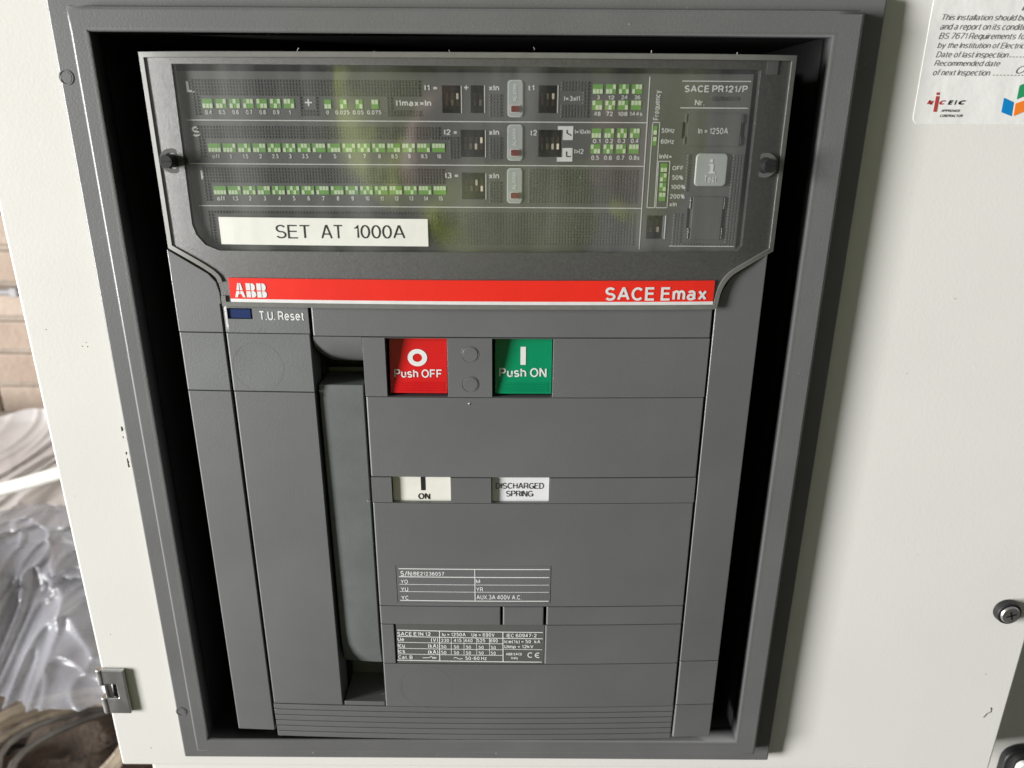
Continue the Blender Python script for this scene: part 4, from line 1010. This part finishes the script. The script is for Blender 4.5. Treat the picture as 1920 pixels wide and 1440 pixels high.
k = MB(); dd = (c - a); k.tube([a + dd * t_ + Vector((0, 0, .0012 * math.sin(t_ * 9))) for t_ in [i / 12 for i in range(13)]], .0105, n=14)
M['pipe'] = mat('white_pvc', (0.78, 0.77, 0.73), 0.35, vary=0.06, vscale=30, bump=(25, .5, .004))
o = build(k, 'plastic_pipe', 'pipe', None, smooth='all'); tag(o, 'white plastic pipe slanting across the top of the grey plastic sheet', 'pipe')
# coils of rope and cable on the floor
def coil(name, px, py, rad, turns, r, m_, label, cat, tz=.04, fl=1.0):
    d = ray(px, py); t = (-(CAM.z) + tz) / d.z; c = CAM + d * t
    k = MB(); pts = []
    n = int(turns * 26)
    for i in range(n + 1):
        a_ = 2 * math.pi * i / 26
        rr = rad * (1 + .06 * math.sin(i * .37) + .10 * i / n)
        pts.append((c.x + rr * math.cos(a_), c.y + rr * fl * math.sin(a_), tz + .012 * i / 26 + .010 * math.sin(i * .5)))
    k.tube(pts, r, n=8); o = build(k, name, m_, None, smooth='all'); return tag(o, label, cat)
M['rope'] = mat('dusty_rope', (0.46, 0.39, 0.31), 0.8, vary=0.3, vscale=40, bump=(180, .8, .004))
M['cable'] = mat('grey_cable_sheath', (0.20, 0.19, 0.18), 0.5, vary=0.25, vscale=30)
M['browncloth'] = mat('brown_sacking', (0.060, 0.042, 0.030), 0.9, vary=0.4, vscale=18, bump=(30, .8, .02))
coil('rope_coil', 95, 1425, .105, 2.6, .0075, 'rope', 'dusty beige rope coil on the dark sack by the lower door corner', 'rope', .27)
coil('cable_coil', 190, 1420, .12, 2.2, .0055, 'cable', 'thin grey cable coil lying behind the beige rope', 'cable', .25, .8)
o = crumple('rubble_sack', -.80, .98, .10, .50, .26, .20, .5, 5.5, 'browncloth', 5); tag(o, 'dark brown crumpled sack behind the grey plastic sheet', 'sack')
c = G(60, 1370, .40)
o = crumple('rubble_sack', -.60, .52, .02, .46, .26, max(.1, .20), .5, 12.5, 'browncloth', 5); tag(o, 'dark brown crumpled sack lying under the coiled rope at the lower left', 'sack')

# ------------------------------------------------------------------ person holding the phone, seen as a reflection in the cover
M['hivis'] = mat('lime_hi_vis_fabric', (0.62, 0.80, 0.03), 0.75, bump=(60, .6, .006), vary=.10, vscale=14)
M['skin'] = mat('skin', (0.55, 0.33, 0.25), 0.5, vary=.06)
M['trouser'] = mat('navy_trousers', (0.02, 0.022, 0.03), 0.85, vary=.2)
M['hair'] = mat('dark_hair', (0.03, 0.022, 0.016), 0.6, vary=.2)
py0 = -0.72
per = thing('person', 'person in lime hi-vis jacket mirrored in the clear cover, holding a phone', 'person', (0.02, py0, 0))
def skinned(name, V_, E_, Rr, m_, parent, sub=2):
    me = bpy.data.meshes.new(name); me.from_pydata([Vector(v) - ORG[parent.name] for v in V_], E_, [])
    o = bpy.data.objects.new(name, me); COL.objects.link(o); o.parent = parent; ORG[o.name] = ORG[parent.name]
    sk = o.modifiers.new('skin', 'SKIN'); sk.use_smooth_shade = True
    for i, d in enumerate(me.skin_vertices[0].data): d.radius = (Rr[i], Rr[i]) if not isinstance(Rr[i], tuple) else Rr[i]
    me.skin_vertices[0].data[0].use_root = True
    s2 = o.modifiers.new('sub', 'SUBSURF'); s2.levels = sub; s2.render_levels = sub
    if name == 'jacket':
        tx = bpy.data.textures.new('folds', 'CLOUDS'); tx.noise_scale = .07
        dp = o.modifiers.new('folds', 'DISPLACE'); dp.texture = tx; dp.strength = .045; dp.mid_level = .5; s2.levels = s2.render_levels = 4
    me.materials.append(M[m_]); return o
x = .02
V_ = [(x, py0, .95), (x, py0, 1.10), (x, py0, 1.27), (x, py0 + .01, 1.40), (x, py0 + .01, 1.47),
      (x - .12, py0, 1.41), (x - .195, py0 + .01, 1.36), (x - .205, py0 + .12, 1.12), (x - .110, py0 + .29, 1.10),
      (x + .12, py0, 1.41), (x + .205, py0 + .01, 1.36), (x + .245, py0 + .09, 1.12), (x + .135, py0 + .27, 1.08)]
E_ = [(0, 1), (1, 2), (2, 3), (3, 4), (3, 5), (5, 6), (6, 7), (7, 8), (3, 9), (9, 10), (10, 11), (11, 12)]
Rr = [(.17, .12), (.165, .115), (.17, .12), (.12, .09), (.065, .065), (.085, .08), (.075, .075), (.062, .062), (.043, .043), (.085, .08), (.075, .075), (.062, .062), (.043, .043)]
skinned('jacket', V_, E_, Rr, 'hivis', per)
def band(cx, cy, cz, rx, ry, hgt, tilt):
    k = MB(); n = 28; rows = [[k.bm.verts.new((cx + rx * math.cos(2 * math.pi * i / n), cy + ry * math.sin(2 * math.pi * i / n) + tilt * dz, cz + dz)) for i in range(n)] for dz in (-hgt / 2, hgt / 2)]
    for i in range(n): k.face([rows[0][i], rows[0][(i + 1) % n], rows[1][(i + 1) % n], rows[1][i]])
    o = build(k, 'reflective_band', 'tapeband', per, smooth='all'); sd = o.modifiers.new('thick', 'SOLIDIFY'); sd.thickness = .003
M['tapeband'] = mat('grey_reflective_tape', (0.30, 0.30, 0.31), 0.4, vary=.1)
band(x, py0, 1.17, .186, .135, .05, 0); band(x - .203, py0 + .065, 1.235, .078, .080, .05, -.5); band(x + .222, py0 + .055, 1.235, .078, .080, .05, -.4)
skinned('trousers', [(x, py0, .97), (x, py0, .88), (x - .10, py0, .80), (x - .11, py0, .46), (x - .11, py0, .06), (x - .11, py0 + .13, .04), (x + .10, py0, .80), (x + .11, py0, .46), (x + .11, py0, .06), (x + .11, py0 + .13, .04)],
        [(0, 1), (1, 2), (2, 3), (3, 4), (4, 5), (1, 6), (6, 7), (7, 8), (8, 9)], [(.15, .11), (.14, .11), .09, .065, .05, .04, .09, .065, .05, .04], 'trouser', per)
skinned('head', [(x, py0 + .01, 1.44), (x, py0 + .02, 1.53), (x, py0 + .045, 1.60), (x, py0 + .03, 1.68), (x, py0 + .14, 1.615), (x - .085, py0 + .03, 1.63), (x + .085, py0 + .03, 1.63)], [(0, 1), (1, 2), (2, 3), (2, 4), (2, 5), (2, 6)],
        [.055, .055, (.075, .09), (.075, .09), .014, .014, .014], 'skin', per)
skinned('hair', [(x, py0 - .03, 1.66), (x, py0 + .01, 1.73), (x, py0 + .05, 1.735)], [(0, 1), (1, 2)], [.085, .075, .05], 'hair', per)
def hand(sg, wx, wy, wz):
    V_ = [(wx, wy, wz), (wx - sg * .02, wy + .035, wz + .02), (wx - sg * .030, wy + .055, wz + .035)]; E_ = [(0, 1), (1, 2)]; R_ = [.028, (.030, .022), (.030, .018)]
    for i in range(4):
        b_ = len(V_); zz = wz + .005 + i * .020
        V_ += [(wx - sg * .030, wy + .052, zz + .010), (wx - sg * (.050), wy + .056, zz + .012), (wx - sg * (.068 - abs(i - 1.5) * .004), wy + .048, zz + .014)]
        E_ += [(2, b_), (b_, b_ + 1), (b_ + 1, b_ + 2)]; R_ += [.0095, .009, .0075]
    b_ = len(V_)
    V_ += [(wx - sg * .012, wy + .045, wz + .058), (wx - sg * .034, wy + .066, wz + .072), (wx - sg * .052, wy + .068, wz + .078)]; E_ += [(2, b_), (b_, b_ + 1), (b_ + 1, b_ + 2)]; R_ += [.011, .010, .008]
    skinned('hand', V_, E_, R_, 'skin', per)
hand(-1, x - .120, py0 + .30, 1.095); hand(1, x + .130, py0 + .29, 1.085)
M['phone'] = mat('black_phone_glass', (0.01, 0.01, 0.012), 0.15, vary=.1)
ph = MB(); ph.prism(rrect(-.079, -.0385, .079, .0385, .009), -.004, .004)
rot = Matrix.Rotation(TH, 4, 'X'); bmesh.ops.transform(ph.bm, matrix=Matrix.Translation((0.004, -D - .030, 1.155)) @ rot, verts=ph.bm.verts[:])
phn = build(ph, 'phone', 'phone', None, bevel=.001); tag(phn, 'black phone held by the person mirrored in the clear cover', 'phone')
